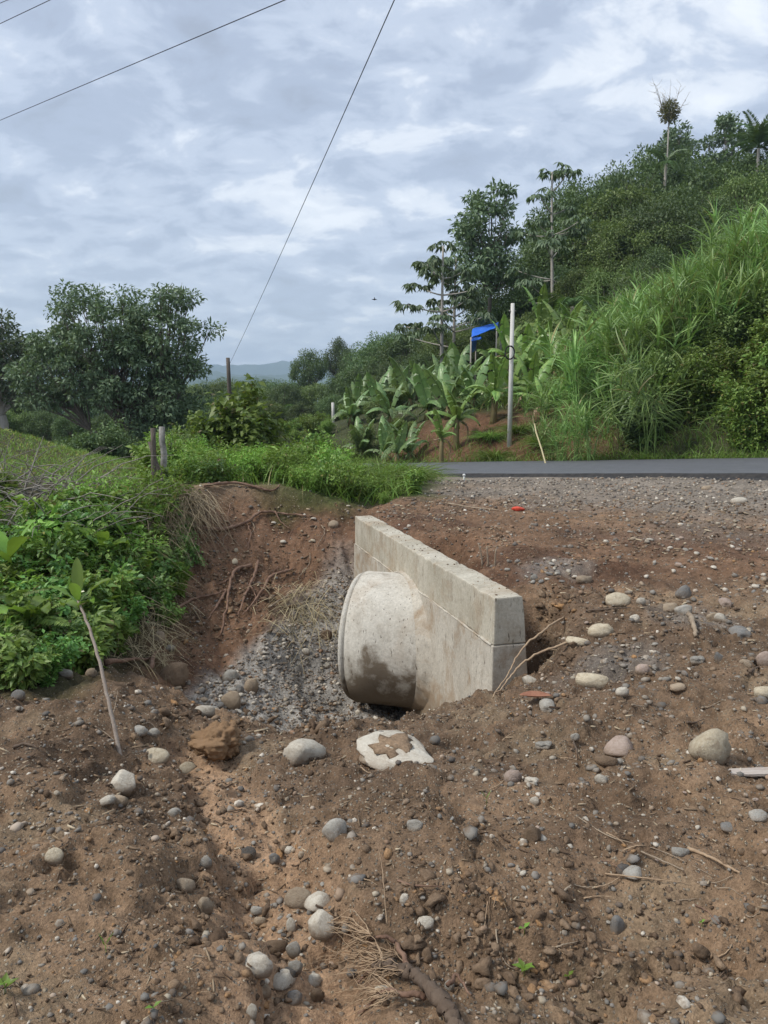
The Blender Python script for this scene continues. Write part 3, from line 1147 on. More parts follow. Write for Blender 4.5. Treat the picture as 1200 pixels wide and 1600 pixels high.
# rough seam of slurry between the two casts
pts = [WNF + wd * a + wr * .006 for a in np.linspace(.03, WLEN - .05, 90)]
pts = np.array([(p[0], p[1], Z_J + .016 * (fbm(np.array([k * .21]), np.array([1.]), 6, 3)[0] - .5)) for k, p in enumerate(pts)])
V, F = tube(pts, .003 + .016 * fbm(np.arange(90) * .35, np.zeros(90), 9, 3), 6)
link('seam', MB().add(V, F).mesh('seam', ['concrete']), head)
# pipe
PD = 8.4
rim_top = at(562, 893.5, PD)
PR = .755
ax = unit(np.array((-.961, .276, 0.0)))
pc = np.array((at(560, 1000, PD)[0], PD, rim_top[2] - PR))
side = unit(np.cross(np.array((0, 0, 1.)), ax))
upv = np.cross(ax, side)
nseg, prof_p = 72, ((-1.3, .61), (-.02, .61), (0, .63), (0, PR - .035), (-.010, PR - .028), (-.05, PR - .012), (-.056, PR - .030), (-.072, PR - .030), (-.080, PR), (-.4, PR), (-.8, PR), (-1.5, PR))
V = []
for (l, r) in prof_p:
    for k in range(nseg):
        a = 2 * math.pi * k / nseg
        rr = r + .006 * (fbm(np.array([math.cos(a) * 3 + l * 4]), np.array([math.sin(a) * 3]), 19, 3)[0] - .5)
        V.append(pc + ax * l + (side * math.cos(a) + upv * math.sin(a)) * rr)
V = np.array(V)
i = np.arange(len(prof_p) - 1)[:, None] * nseg
j = np.arange(nseg)[None, :]
F = np.stack((i + j, i + (j + 1) % nseg, i + nseg + (j + 1) % nseg, i + nseg + j), -1).reshape(-1, 4)
me = mesh_np('pipe', V, [F], 'concrete_pipe', smooth=True)
pipe = tag(link('pipe', me, head), 'round concrete pipe stub, stained dark underneath')
# rough mortar collar where the pipe meets the wall: follows the oblique joint
V, ring = [], 96
wn_ = -wr
for t in np.linspace(0, 1, 7):
    for k in range(ring):
        a = 2 * math.pi * k / ring
        o_ = (side * math.cos(a) + upv * math.sin(a))
        nr = max(0, float(np.dot(o_, -wd)))
        w = .012 + .03 * fbm(np.array([math.cos(a) * 2 + 4]), np.array([math.sin(a) * 2]), 33, 3)[0] + .13 * nr ** 1.5
        p = pc + o_ * (PR + .004 + w * .8 * (1 - t) ** 1.7)
        # slide along the axis until the wall face
        tt_ = np.dot(WNF - p, wr) / np.dot(ax, wr)
        p = p + ax * tt_
        q = p + ax * (w * 1.1 * t ** 1.5 - .01 * (1 - t))
        rough_ = .045 * (fbm(np.array([k * .9]), np.array([t * 5]), 34, 3)[0] - .35)
        V.append(q + (o_ + wn_) * rough_ * math.sin(math.pi * t) - wr * .001)
V = np.array(V)
i = np.arange(6)[:, None] * ring
j = np.arange(ring)[None, :]
F = np.stack((i + j, i + (j + 1) % ring, i + ring + (j + 1) % ring, i + ring + j), -1).reshape(-1, 4)
link('mortar_collar', mesh_np('mortar_collar', V, [F], 'concrete', smooth=True), head)

# ------------------------------------------------------------------ stones
SV, SF = ico(3)
STONES = {}
for key, (ang, lump) in {'round': (.30, .34), 'oval': (.32, .42), 'lump': (.5, .5), 'angular': (.66, .45), 'flat': (.5, .42)}.items():
    for k in range(3):
        sd_ = 10 + len(STONES) * 7
        V = SV.copy()
        r = 1 + lump * n3(V, 1.1, sd_) * 3.4 + .34 * n3(V, 2.6, sd_ + 1) + .26 * n3(V, 6, sd_ + 2) + .12 * n3(V, 14, sd_ + 3)
        V = V * r[:, None]
        if ang > 0:      # cut facets
            for q in range(20):
                d_ = rand_dir(1)[0]
                lim = rng.uniform(.5, .92)
                dd = V @ d_
                over = np.maximum(dd - lim, 0)
                V = V - d_ * (over * min(1, ang * 1.5))[:, None]
        V = V - (V.max(0) + V.min(0)) / 2
        V = V / ((V.max(0) - V.min(0)) / 2)
        STONES[(key, k)] = mesh_np('stone', V, [SF], 'stone_grey', smooth=True)
STONE_MESH = {}


def stone_mesh(key, k, mat):
    q = (key, k, mat)
    if q not in STONE_MESH:
        me = STONES[(key, k)].copy()
        me.materials[0] = MATS['stone_' + mat]
        STONE_MESH[q] = me
    return STONE_MESH[q]


def put_stone(px, row, w, h, mat, key='oval', label=None, group=None, tilt=0.0, name='stone', dmin=1.2):
    p = hit(px, row + h * .38, dmin)
    dep = np.linalg.norm(p - np.array((0, 0, CAM_Z)))
    rw = w / F_PX * dep / 2
    rh = h / F_PX * dep / 2
    ob = link(name, stone_mesh(key, random.randrange(3), mat))
    hz_ = max(rh * 1.25, rw * .5)
    ob.scale = (rw, rw * random.uniform(.65, .85), hz_)
    ob.rotation_euler = (random.uniform(-.12, .12), tilt, random.uniform(-.25, .25))
    ob.location = (p[0], p[1] + rw * .3, p[2] + hz_ * .26)
    return tag(ob, label, 'stone', group)


HERO = (
    (1110, 1167, 60, 50, 'cream', 'round', 'big round cream boulder on bare soil at the right'),
    (973, 1171, 54, 26, 'pink', 'flat', 'flat pinkish white stone left of the big round boulder'),
    (926, 1064, 48, 25, 'cream', 'oval', 'smooth oval cream stone in front of the washed-out hole'),
    (966, 939, 38, 21, 'cream', 'oval', 'elongated cream stone on the rim above the hole'),
    (940, 986, 38, 18, 'cream', 'oval', 'tilted long cream stone right of the hole, beside a root'),
    (903, 1003, 34, 11, 'cream', 'oval', 'thin finger-like cream stone at the tip of the wall-side root'),
    (912, 906, 24, 14, 'tan', 'oval', 'small olive oval stone just above the washed-out hole'),
    (1068, 925, 25, 22, 'blue', 'round', 'round blue-grey stone on the flat ground above the gravel patch'),
    (1047, 951, 26, 15, 'tan', 'oval', 'brownish oval stone, left of a touching pair'),
    (1070, 953, 25, 16, 'grey', 'lump', 'grey brown stone, right of a touching pair'),
    (1168, 1038, 24, 14, 'tan', 'lump', 'tan lump of stone near the right edge of the picture'),
    (1194, 1030, 22, 23, 'pink', 'round', 'mauve grey stone cut by the right edge of the picture'),
    (1196, 1084, 28, 19, 'cream', 'oval', 'cream stone at the right edge above the big boulder'),
    (855, 1105, 24, 20, 'grey', 'angular', 'angular greenish grey stone in front of the near end of the wall'),
    (829, 1062, 24, 12, 'pale', 'angular', 'white flat stone at the foot of the near wall end'),
    (973, 1084, 20, 12, 'pale', 'oval', 'small pale stone below the oval cream stone'),
    (947, 1192, 33, 15, 'brown', 'oval', 'flat brown stone just below the pinkish white one'),
    (850, 1165, 25, 10, 'grey', 'flat', 'thin flat grey stone on the soil below the headwall'),
    (899, 1153, 13, 13, 'grey', 'lump', 'small grey stone perched on a short twig'),
    (802, 1215, 27, 18, 'pink', 'oval', 'pinkish brown half-buried stone in the open soil'),
    (831, 1221, 20, 10, 'pale', 'flat', 'white chip right of the pinkish brown stone'),
    (942, 1220, 23, 13, 'pale', 'lump', 'grey white stone below the flat brown stone'),
    (835, 1252, 14, 12, 'pale', 'round', 'small white pebble alone in the open soil'),
    (649, 1291, 26, 21, 'grey', 'lump', 'light grey stone with a straw beside it, right of the rounded grey stone'),
    (835, 1303, 27, 22, 'brown', 'lump', 'brown earthy stone in the middle of the right foreground'),
    (966, 1448, 20, 27, 'blue', 'lump', 'upright dark grey stone above the hollow in the foreground'),
    (665, 1447, 24, 15, 'pale', 'oval', 'pale oval pebble above the root ball'),
    (992, 1370, 32, 13, 'grey', 'flat', 'flat grey stone beside the long pale sticks'),
    (1063, 1333, 25, 13, 'grey', 'oval', 'grey stone at the upper end of the pale branch'),
    (975, 1362, 20, 14, 'dark', 'oval', 'dark stone touching the flat grey stone'),
    (1185, 1276, 25, 14, 'grey', 'oval', 'grey oval stone near the right edge above the pale branch'),
    (1141, 1298, 25, 12, 'blue', 'oval', 'blue-grey flat stone near the right edge'),
    (702, 1542, 14, 17, 'grey', 'oval', 'small grey pebble right of the root ball'),
    (632, 1408, 14, 16, 'pale', 'oval', 'small upright pale pebble above the root ball'),
    (475, 1175, 65, 35, 'pale', 'lump', 'large cream-grey boulder on the lip of the gully'),
    (242, 1184, 41, 20, 'cream', 'oval', 'half-buried cream stone at the head of the wash'),
    (291, 1180, 25, 18, 'cream', 'oval', 'smaller cream stone touching the brown clod'),
    (192, 1221, 37, 31, 'pale', 'angular', 'pale angular stone under the foot of the leaning sapling'),
    (166, 1251, 23, 11, 'pale', 'flat', 'thin pale stone below the angular stone'),
    (187, 1252, 22, 15, 'tan', 'oval', 'tan stone touching the thin pale stone'),
    (271, 1273, 18, 14, 'grey', 'round', 'small grey stone on the left bank of the wash'),
    (522, 1296, 37, 36, 'grey', 'round', 'rounded light grey stone alone right of the wash'),
    (388, 1334, 21, 16, 'dark', 'oval', 'dark grey stone in the middle of the wash'),
    (429, 1343, 16, 17, 'blue', 'lump', 'blue-grey stone in a short row of pebbles'),
    (451, 1330, 13, 12, 'pale', 'round', 'white pebble at the top of a short row'),
    (320, 1347, 21, 16, 'grey', 'oval', 'grey stone at the left edge of the wash'),
    (289, 1384, 25, 20, 'tan', 'lump', 'tan grey stone on the left bank below a thin root'),
    (320, 1422, 22, 28, 'tan', 'lump', 'upright tan stone sticking out of the left bank of the wash'),
    (85, 1353, 23, 19, 'cream', 'oval', 'cream stone alone in the soil at far left'),
    (467, 1407, 39, 26, 'tan', 'oval', 'tan round stone heading the cluster above the root ball'),
    (495, 1414, 40, 19, 'pale', 'flat', 'pale slanting stone right of the tan round one'),
    (502, 1445, 39, 35, 'pale', 'angular', 'pinkish white blocky stone in the cluster above the root ball'),
    (455, 1450, 13, 22, 'pale', 'oval', 'narrow pale stone left of the blocky stone'),
    (402, 1428, 19, 15, 'grey', 'oval', 'grey stone, upper of two at the left of the cluster'),
    (406, 1442, 17, 13, 'tan', 'oval', 'tan stone, lower of two at the left of the cluster'),
    (430, 1474, 32, 19, 'brown', 'oval', 'olive brown stone half sunk in the sandy wash'),
    (458, 1494, 21, 22, 'grey', 'round', 'grey stone, upper of two touching in the wash'),
    (461, 1512, 20, 18, 'grey', 'lump', 'grey stone, lower of two touching in the wash'),
    (401, 1511, 43, 25, 'pale', 'oval', 'cream white long stone with a thin root over its end'),
    (442, 1549, 36, 18, 'pale', 'flat', 'pale flat stone left of the root hairs'),
    (413, 1555, 19, 16, 'tan', 'oval', 'tan pebble left of the pale flat stone'),
    (491, 1533, 21, 18, 'pale', 'oval', 'pale oval stone touching the root hairs'),
    (460, 1562, 20, 22, 'blue', 'lump', 'dark bluish stone under the pale flat stone'),
    (495, 1558, 20, 17, 'brown', 'lump', 'brown stone among the root hairs'),
    (393, 1582, 14, 20, 'pale', 'oval', 'small upright pale stone at the bottom of the picture'),
    (453, 1526, 17, 13, 'dark', 'oval', 'dark pebble between the two touching stones and the flat stone'),
    (215, 1142, 27, 12, 'grey', 'oval', 'smooth grey stone in the hollow behind the sapling'),
    (240, 1147, 17, 11, 'grey', 'oval', 'smaller grey stone beside the smooth one in the hollow'),
    (392, 1070, 22, 21, 'tan', 'oval', 'tan oval stone on the upper part of the gravel slope'),
    (360, 1097, 31, 29, 'tan', 'round', 'biggest tan stone in the gravel at the foot of the bank'),
    (320, 1112, 30, 18, 'pale', 'oval', 'whitest stone at the foot of the gravel slope'),
    (373, 1080, 17, 17, 'blue', 'lump', 'blue-grey stone between the tan stones of the gravel slope'),
    (360, 1056, 24, 20, 'grey', 'oval', 'tan grey stone at the top of the stone cluster on the slope'),
    (248, 996, 18, 21, 'tan', 'round', 'cream tan stone at the left foot of the brown bank'),
    (263, 1014, 19, 9, 'grey', 'flat', 'flat grey stone below the cream tan one at the bank foot'),
    (510, 1041, 11, 9, 'pale', 'oval', 'small white pebble left of the pipe'),
    (478, 1018, 12, 11, 'pale', 'oval', 'pale pebble on the slope left of the pipe'),
    (510, 993, 18, 20, 'brown', 'lump', 'rusty brown stone beside the rim of the pipe'),
    (367, 878, 9, 10, 'cream', 'oval', 'pale stone stuck in the bank, lower of two'),
    (369, 860, 7, 8, 'cream', 'oval', 'pale stone stuck in the bank, upper of two'),
    (521, 820, 16, 12, 'tan', 'oval', 'tan stone on top of the bank left of the wall end'),
    (267, 1052, 48, 34, 'brown', 'round', 'half-buried brown boulder at the left foot of the bank'),
    (102, 1053, 21, 13, 'grey', 'oval', 'grey stone under the ferns, middle of three'),
    (73, 1058, 23, 10, 'grey', 'flat', 'flat grey stone under the ferns, left of three'),
    (142, 1053, 17, 13, 'tan', 'oval', 'stone under the ferns, right of three'),
    (28, 1088, 19, 14, 'blue', 'oval', 'bluish stone at the foot of the leaves at far left'),
    (1105, 763, 15, 7, 'tan', 'oval', 'tan stone on the gravel verge by the road'),
    (1156, 783, 26, 10, 'pale', 'flat', 'pale flat stone on the gravel verge at far right'),
    (1002, 940, 14, 11, 'pale', 'oval', 'pale pebble left of the round blue-grey stone'),
    (1128, 965, 20, 12, 'pale', 'lump', 'pale stone right of the broken stick'),
    (1115, 965, 17, 14, 'tan', 'lump', 'tan stone just right of the broken stick'),
    (1158, 992, 30, 18, 'blue', 'angular', 'bluish angular stone near the rusty patch at the right'),
    (1134, 942, 18, 13, 'pink', 'angular', 'brown pointed stone above the rusty patch'),
    (992, 969, 14, 13, 'pale', 'lump', 'pale chalky lump right of the tilted long stone'),
    (1125, 1028, 15, 15, 'blue', 'angular', 'bluish angular pebble left of the tan lump'),
    (1090, 1035, 22, 11, 'grey', 'flat', 'flat grey stone in the middle of the right gravel patch'),
    (1005, 1045, 20, 14, 'pink', 'oval', 'pinkish stone in the middle of the right gravel patch'),
    (1060, 1075, 26, 9, 'tan', 'flat', 'thin tan stone below the right gravel patch'),
    (834, 903, 12, 12, 'grey', 'round', 'small grey stone in the mouth of the hole by the wall'),
)
for (px, row, w, h, mat, key, lab) in HERO:
    put_stone(px, row, w, h, mat, key, lab, tilt=random.uniform(-.15, .15), dmin=(5.6 if row < 1125 and px < 545 and px > 245 else 1.2))

# the holed lump of old concrete and the brown clod
p = hit(620, 1196)
V, F = [], []
dep = np.linalg.norm(p - np.array((0, 0, CAM_Z)))
rx, ry = 50 / F_PX * dep, 50 / F_PX * dep * 1.2
lump = thing('flat_rock', 'flat pale rock with brown dirt in its hollow, on the gully lip', 'rock', (p[0] + .005, p[1] + ry * .72, hz1(p[0], p[1] + ry * .6) + .018))
lump.rotation_euler = (R(7), 0, .3)
sl = link('slab', stone_mesh('lump', 1, 'pale'), lump)
sl.scale = (rx * 1.05, ry * 1.1, .055)
sl.rotation_euler = (0, 0, .7)
DV = SV * (1 + 2.2 * n3(SV, 1.5, 7) + 1.4 * n3(SV, 5, 8) + .7 * n3(SV, 12, 9))[:, None] * np.array((rx * .5, ry * .42, .030))
link('dirt', mesh_np('dirt', DV + (-.005, .0, .042), [SF], 'clod', smooth=True), lump)
p = hit(338, 1184)
dep = np.linalg.norm(p - np.array((0, 0, CAM_Z)))
V, F4 = ico(5)
V = V * (1 + 1.1 * n3(V, 1.3, 77) + 1.0 * n3(V, 3.5, 78) + .45 * n3(V, 9, 79) + .3 * n3(V, 20, 80) + .22 * n3(V, 40, 81))[:, None]
me = mesh_np('soil_clod', V, [F4], 'clod', smooth=True)
ob = link('soil_clod', me, None, (p[0], p[1] + .07, p[2] + .055))
ob.scale = (36 / F_PX * dep, 30 / F_PX * dep, 24 / F_PX * dep)
tag(ob, 'big crumbly brown clod of earth between two cream stones', 'clod')

# ------------------------------------------------------------------ pebbles that can be counted, then loose gravel
SV2, SF2 = ico(2)
PEB = {}
for mat in ('pale', 'grey', 'blue', 'tan', 'dark', 'cream', 'pink'):
    for k in range(2):
        sd_ = 400 + 13 * len(PEB)
        V = SV2 * (1 + .5 * n3(SV2, 1.2, sd_) + .35 * n3(SV2, 3.2, sd_ + 1) + .12 * n3(SV2, 9, sd_ + 2))[:, None]
        for q in range(8):
            d_ = rand_dir(1)[0]
            V = V - d_ * (np.maximum(V @ d_ - rng.uniform(.6, .95), 0) * .8)[:, None]
        V = V / np.abs(V).max(0)
        PEB[(mat, k)] = mesh_np('pebble', V, [SF2], 'stone_' + mat, smooth=True)


def peb(x, y, r, mat, label, group):
    ob = link('pebble', PEB[(mat, random.randrange(2))])
    q = random.uniform(.4, .75)
    ob.scale = (r * random.uniform(.85, 1.25), r * random.uniform(.65, .95), r * q)
    ob.rotation_euler = (random.uniform(-.3, .3), random.uniform(-.3, .3), random.uniform(0, 6.28))
    ob.location = (x, y, hz1(x, y) + r * q * .3)
    tag(ob, label, 'pebble', group)


ZONES = (   # centre px,row, spread px, count, radius range, label, group, dmin, mats
    (985, 1040, 95, 45, 32, (.010, .024), 'small river pebble in the gravel patch right of the wall', 'pebbles right of the wall', 1.2, ('grey', 'pale', 'blue', 'tan', 'pink')),
    (345, 1085, 50, 34, 30, (.022, .055), 'small river pebble on the gravel slope under the bank', 'pebbles on the gravel slope', 5.8, ('grey', 'pale', 'blue', 'tan')),
    (420, 1030, 80, 30, 18, (.018, .035), 'small river pebble on the gravel slope under the bank', 'pebbles on the gravel slope', 5.8, ('grey', 'pale', 'tan')),
    (455, 1440, 70, 60, 26, (.006, .014), 'little pebble lying in the sandy wash', 'pebbles in the wash', 1.2, ('grey', 'pale', 'blue', 'tan', 'dark')),
    (400, 1330, 90, 50, 18, (.006, .013), 'little pebble lying in the sandy wash', 'pebbles in the wash', 1.2, ('grey', 'blue', 'dark', 'tan')),
    (150, 1280, 150, 110, 16, (.006, .013), 'little pebble on the soil left of the wash', 'pebbles on the left foreground', 1.2, ('pale', 'grey', 'tan')),
    (900, 1300, 260, 110, 34, (.007, .016), 'little pebble on the open soil at the right', 'pebbles on the right foreground', 1.2, ('pale', 'grey', 'tan', 'blue', 'pink')),
    (870, 890, 60, 18, 18, (.018, .036), 'grey pebble in the gravel heap behind the near wall end', 'pebbles behind the wall', 1.2, ('grey', 'blue', 'pale')),
    (1080, 850, 130, 45, 26, (.02, .045), 'pebble on the flat dirt between wall and road', 'pebbles towards the road', 1.2, ('grey', 'pale', 'tan', 'pink')),
    (470, 830, 70, 30, 9, (.03, .06), 'pebble stuck in the top of the brown bank', 'pebbles in the bank', 6, ('tan', 'cream', 'pale')),
)
for (px, row, sx, sy, cnt, (r0, r1), lab, grp, dmin, mats) in ZONES:
    for _ in range(cnt):
        p = hit(px + random.gauss(0, sx * .6), row + random.gauss(0, sy * .6), dmin)
        if p[1] > 12.8:
            continue
        peb(p[0], p[1], random.uniform(r0, r1), random.choice(mats), lab, grp)


def scatter(name, base, x, y, size, flat, mat, label, cat, sink=.35, dz=0.0):
    BV, BF = base
    n = len(x)
    z = height(x, y)
    q = rng.normal(0, 1, (n, 4))
    q /= np.linalg.norm(q, axis=1)[:, None]
    w_, a, b_, c_ = q.T
    Rm = np.stack((1 - 2 * (b_ * b_ + c_ * c_), 2 * (a * b_ - c_ * w_), 2 * (a * c_ + b_ * w_), 2 * (a * b_ + c_ * w_), 1 - 2 * (a * a + c_ * c_), 2 * (b_ * c_ - a * w_), 2 * (a * c_ - b_ * w_), 2 * (b_ * c_ + a * w_), 1 - 2 * (a * a + b_ * b_)), 1).reshape(n, 3, 3)
    S = size[:, None] * rng.uniform(.6, 1.15, (n, 3))
    jit = 1 + rng.uniform(-.22, .22, (n, len(BV), 1))
    V = np.einsum('nij,nkj->nki', Rm, BV[None] * S[:, None, :] * jit)
    V[:, :, 2] *= flat
    V = V + np.stack((x, y, z + size * flat * (1 - 2 * sink) + dz), 1)[:, None, :]
    F = (BF[None] + (np.arange(n) * len(BV))[:, None, None]).reshape(-1, BF.shape[1])
    me = mesh_np(name, V.reshape(-1, 3), [F], mat, smooth=True)
    return tag(link(name, me), label, cat, kind='stuff')


def polar(n, r0, r1, amax=36, pw=1.0):
    r = r0 + (r1 - r0) * rng.uniform(0, 1, n) ** pw
    a = np.radians(rng.uniform(-amax, amax, n))
    return r * np.sin(a), r * np.cos(a)


def on_soil(x, y):
    """bare ground: not on the overgrown face, wall, road"""
    u, s = road_uv(x, y)
    a_ = (x - WNF[0]) * wd[0] + (y - WNF[1]) * wd[1]
    b_ = (x - WNF[0]) * wr[0] + (y - WNF[1]) * wr[1]
    wall = (a_ > -.03) & (a_ < WLEN + .03) & (b_ > -.02) & (b_ < WT + .06)
    veg = (x < -2.0 - (y - 6) * .17) & (y > 5)
    return ~wall & (u < .02 - .25 * _h(np.floor(x * 40), np.floor(y * 40), 5)) & ~veg & ((y < 12.3) | (x > .05 * y))


I0 = ico(1)    # twenty faces
x, y = polar(42000, 1.3, 16, 36, 1.2)
col, gr = zone_colour(x, y)
keep = on_soil(x, y) & (rng.uniform(0, 1, len(x)) < .12 + .88 * gr * gr + .25 * sstep(.5, .65, fbm(x * 2, y * 2, 301, 3)))
x, y = x[keep], y[keep]
r = np.hypot(x, y)
size = np.exp(rng.normal(0, .62, len(x))) * .0040 * (.75 + .25 * r)
fx = rng.uniform(-2.4, .4, 9000)
fy = rng.uniform(6.6, 11, 9000)
fc, fg = zone_colour(fx, fy)
fk = on_soil(fx, fy) & (fg > .8) & (h_base(fx, fy) < -.2)
x, y = np.concatenate((x, fx[fk])), np.concatenate((y, fy[fk]))
size = np.concatenate((size, np.exp(rng.normal(0, .6, fk.sum())) * .011))
scatter('gravel', I0, x, y, np.clip(size, .002, .035), .75, 'gravel', 'loose grey and tan gravel strewn over the bare soil', 'gravel')
x, y = polar(20000, 1.3, 12, 36, 1.1)
keep = on_soil(x, y) & (fbm(x * 1.6, y * 1.6, 333, 3) > .42)
x, y = x[keep], y[keep]
size = np.clip(np.exp(rng.normal(0, .6, len(x))) * .0042 * (.7 + .20 * np.hypot(x, y)), .002, .022)
scatter('soil_crumbs', I0, x, y, size, .8, 'clod', 'crumbs of brown soil over the ground', 'soil', .4)
cx_, cy_ = [], []
for L_, off, nn_ in ((CHAN, .20, 420), (SCARP, .05, 420)):
    for _ in range(nn_):
        k = rng.integers(0, len(L_) - 1)
        q = L_[k] + (L_[k + 1] - L_[k]) * rng.uniform()
        cx_.append(q[0] + rng.normal(0, off * .8) - (off if L_ is CHAN else 0) * (rng.uniform() < .75))
        cy_.append(q[1] + rng.normal(0, .10) - (0 if L_ is CHAN else .03))
p_ = np.array([hit(random.uniform(240, 560), random.uniform(1100, 1140), 4.2) for _ in range(120)] + [hit(random.uniform(840, 900), random.uniform(920, 1050), 4.8) for _ in range(90)] + [hit(random.gauss(350, 60), random.uniform(860, 1010), 6) for _ in range(260)])
cx_, cy_ = np.concatenate((cx_, p_[:, 0])), np.concatenate((cy_, p_[:, 1]))
sz_ = np.concatenate((np.exp(rng.normal(0, .5, 840)) * .010, np.exp(rng.normal(0, .5, len(p_))) * .020))
J2 = ico(2)
J2 = (J2[0] * (1 + 1.6 * n3(J2[0], 1.7, 3) + 1.0 * n3(J2[0], 4, 5))[:, None], J2[1])
scatter('soil_clods', J2, cx_, cy_, np.clip(sz_, .004, .05), .8, 'clod', 'broken clods of brown soil along the crumbling edges', 'soil', .4)
# thin dry litter
x, y = polar(9500, 1.3, 12, 36, 1.1)
keep = on_soil(x, y) & (fbm(x * 1.1, y * 1.1, 343, 3) > .40)
x, y = x[keep], y[keep]
n = len(x)
rr = np.hypot(x, y)
L = np.clip(np.exp(rng.normal(0, .6, n)) * .014 * (.7 + .2 * rr), .006, .12)
a = rng.uniform(0, 2 * math.pi, n)
dv = np.stack((np.cos(a), np.sin(a), rng.normal(0, .12, n)), 1)
P0 = np.stack((x, y, height(x, y) + .004), 1)
sdv = np.stack((-np.sin(a), np.cos(a), np.zeros(n)), 1)
wv = (.0012 + .0007 * rr)[:, None] * rng.uniform(.6, 1.6, (n, 1))
upz = np.array((0, 0, 1.0))
a0, a1 = P0 - dv * L[:, None] / 2, P0 + dv * L[:, None] / 2
V = np.stack((a0 - sdv * wv, a0 + sdv * wv, a0 + upz * wv * 1.4, a1 - sdv * wv, a1 + sdv * wv, a1 + upz * wv * 1.4), 1).reshape(-1, 3)
base = np.arange(n)[:, None] * 6
F4 = np.concatenate([base + np.array([q]) for q in ((0, 1, 4, 3), (1, 2, 5, 4), (2, 0, 3, 5))])
F3 = np.concatenate([base + np.array([q]) for q in ((0, 2, 1), (3, 4, 5))])
tag(link('wood_litter', mesh_np('wood_litter', V, [F4, F3], 'litter')), 'chips of dry wood and straw littered over the soil', 'litter', kind='stuff')

# ------------------------------------------------------------------ sticks and roots on the ground


def stick(name, pix, rad, mat, label, cat='stick', lift=.006, dmin=1.2, sides=6, wob=None, group=None, taper=.3, heights=None):
    pts = np.array([hit(a, b_, dmin) for a, b_ in pix])
    if heights is None:
        pts[:, 2] += lift + rad * .6
    else:
        pts[:, 2] += np.array(heights)
    sp = spline(pts, 7)
    wob = rad * .25 if wob is None else wob
    sp = sp + rng.normal(0, wob, sp.shape) * np.array((1, 1, .5))
    rd = rad * np.linspace(1, taper, len(sp)) * rng.uniform(.88, 1.12, len(sp))
    V, F = tube(sp, rd, sides)
    V = V + rng.normal(0, rad * .10, V.shape)
    return tag(link(name, MB().add(V, F).mesh(name, [mat], True)), label, cat, group)


stick('branch', ((1075, 1331), (1110, 1347), (1150, 1370), (1215, 1395)), .0075, 'root_pale', 'pale peeled branch running off the right edge')
stick('stick', ((1000, 1345), (1060, 1360), (1110, 1383), (1146, 1372)), .0035, 'twig', 'thin twig under the pale peeled branch')
stick('stick', ((905, 1282), (955, 1320), (1030, 1345), (1113, 1375)), .0030, 'twig', 'long bent straw-coloured twig above the flat grey stone')
stick('stick', ((945, 1376), (1010, 1380), (1078, 1390)), .0034, 'root_pale', 'straight pale twig beside the flat grey stone')
stick('stick', ((621, 1383), (650, 1389), (692, 1400)), .0045, 'root', 'reddish twig on the edge above the root ball')
stick('stick', ((640, 1509), (665, 1502), (692, 1498)), .0048, 'twig_dark', 'dark twig right of the root ball')
stick('stick', ((862, 1402), (880, 1398), (893, 1393)), .0075, 'twig', 'short thick pale stick end on the right foreground')
stick('stick', ((1076, 962), (1082, 980), (1088, 998)), .020, 'twig', 'broken barkless stick in the right gravel patch', taper=.8)
stick('stick', ((915, 958), (950, 955), (985, 953)), .010, 'twig_dark', 'dark straight stick above the hole, below the elongated stone')
stick('stick', ((1095, 1110), (1110, 1106), (1130, 1100)), .006, 'twig', 'thin brown stick above the big round boulder, right')
stick('stick', ((1073, 1140), (1085, 1133), (1100, 1128)), .007, 'twig_dark', 'thin dark stick above the big round boulder, left')
stick('stick', ((987, 1110), (1000, 1107), (1012, 1110)), .006, 'twig', 'pale little stick below the thin tan stone')
stick('stick', ((700, 790), (740, 795), (778, 799)), .016, 'twig', 'pale stick on the dirt behind the headwall')
stick('stick', ((20, 1172), (40, 1170), (60, 1172)), .010, 'twig_dark', 'dark piece of wood at the left edge')
stick('stick', ((895, 1165), (901, 1180), (903, 1190)), .005, 'twig_dark', 'short twig below the perched grey stone')
stick('stick', ((1172, 1052), (1185, 1046), (1205, 1038)), .010, 'twig_dark', 'dark branch at the right edge above the cream stone')
stick('root', ((250, 1372), (262, 1389), (283, 1398), (300, 1390), (318, 1372)), .0022, 'root_pale', 'thin pale rootlet on the left bank of the wash', 'root')
stick('root', ((605, 1450), (600, 1420), (597, 1385), (592, 1370)), .0022, 'root_pale', 'thin straight rootlet standing above the root ball', 'root', heights=(.01, .04, .07, .1))
stick('root', ((912, 1410), (930, 1412), (958, 1410)), .0028, 'root_pale', 'curved straw above the upright dark stone', 'root')
stick('root', ((775, 1460), (780, 1495), (800, 1520), (822, 1512)), .0030, 'twig', 'looping rootlet hanging from the scarp by the seedlings', 'root')
for (px, r0_, r1_, k) in ((762, 1413, 1480, 0), (768, 1412, 1450, 1), (775, 1408, 1440, 2), (790, 1408, 1425, 3)):
    stick('root', ((px, r0_), (px - 4, (r0_ + r1_) / 2), (px - 7 + k * 3, r1_)), .0024, 'root_pale', 'pale rootlet hanging over the small scarp in the foreground', 'root', group='rootlets on the foreground scarp')
for k in range(26):
    px, row = random.uniform(560, 1190), random.uniform(1130, 1580)
    a_ = random.uniform(-.6, .6)
    l_ = random.uniform(18, 48)
    stick('stick', ((px, row), (px + l_ * math.cos(a_) * .5, row + l_ * math.sin(a_) * .45), (px + l_ * math.cos(a_), row + l_ * math.sin(a_))), random.uniform(.0018, .0038), random.choice(('twig', 'twig_dark', 'root_pale', 'root')), 'little dry twig lying on the right foreground soil', group='twigs on the right foreground', sides=5)
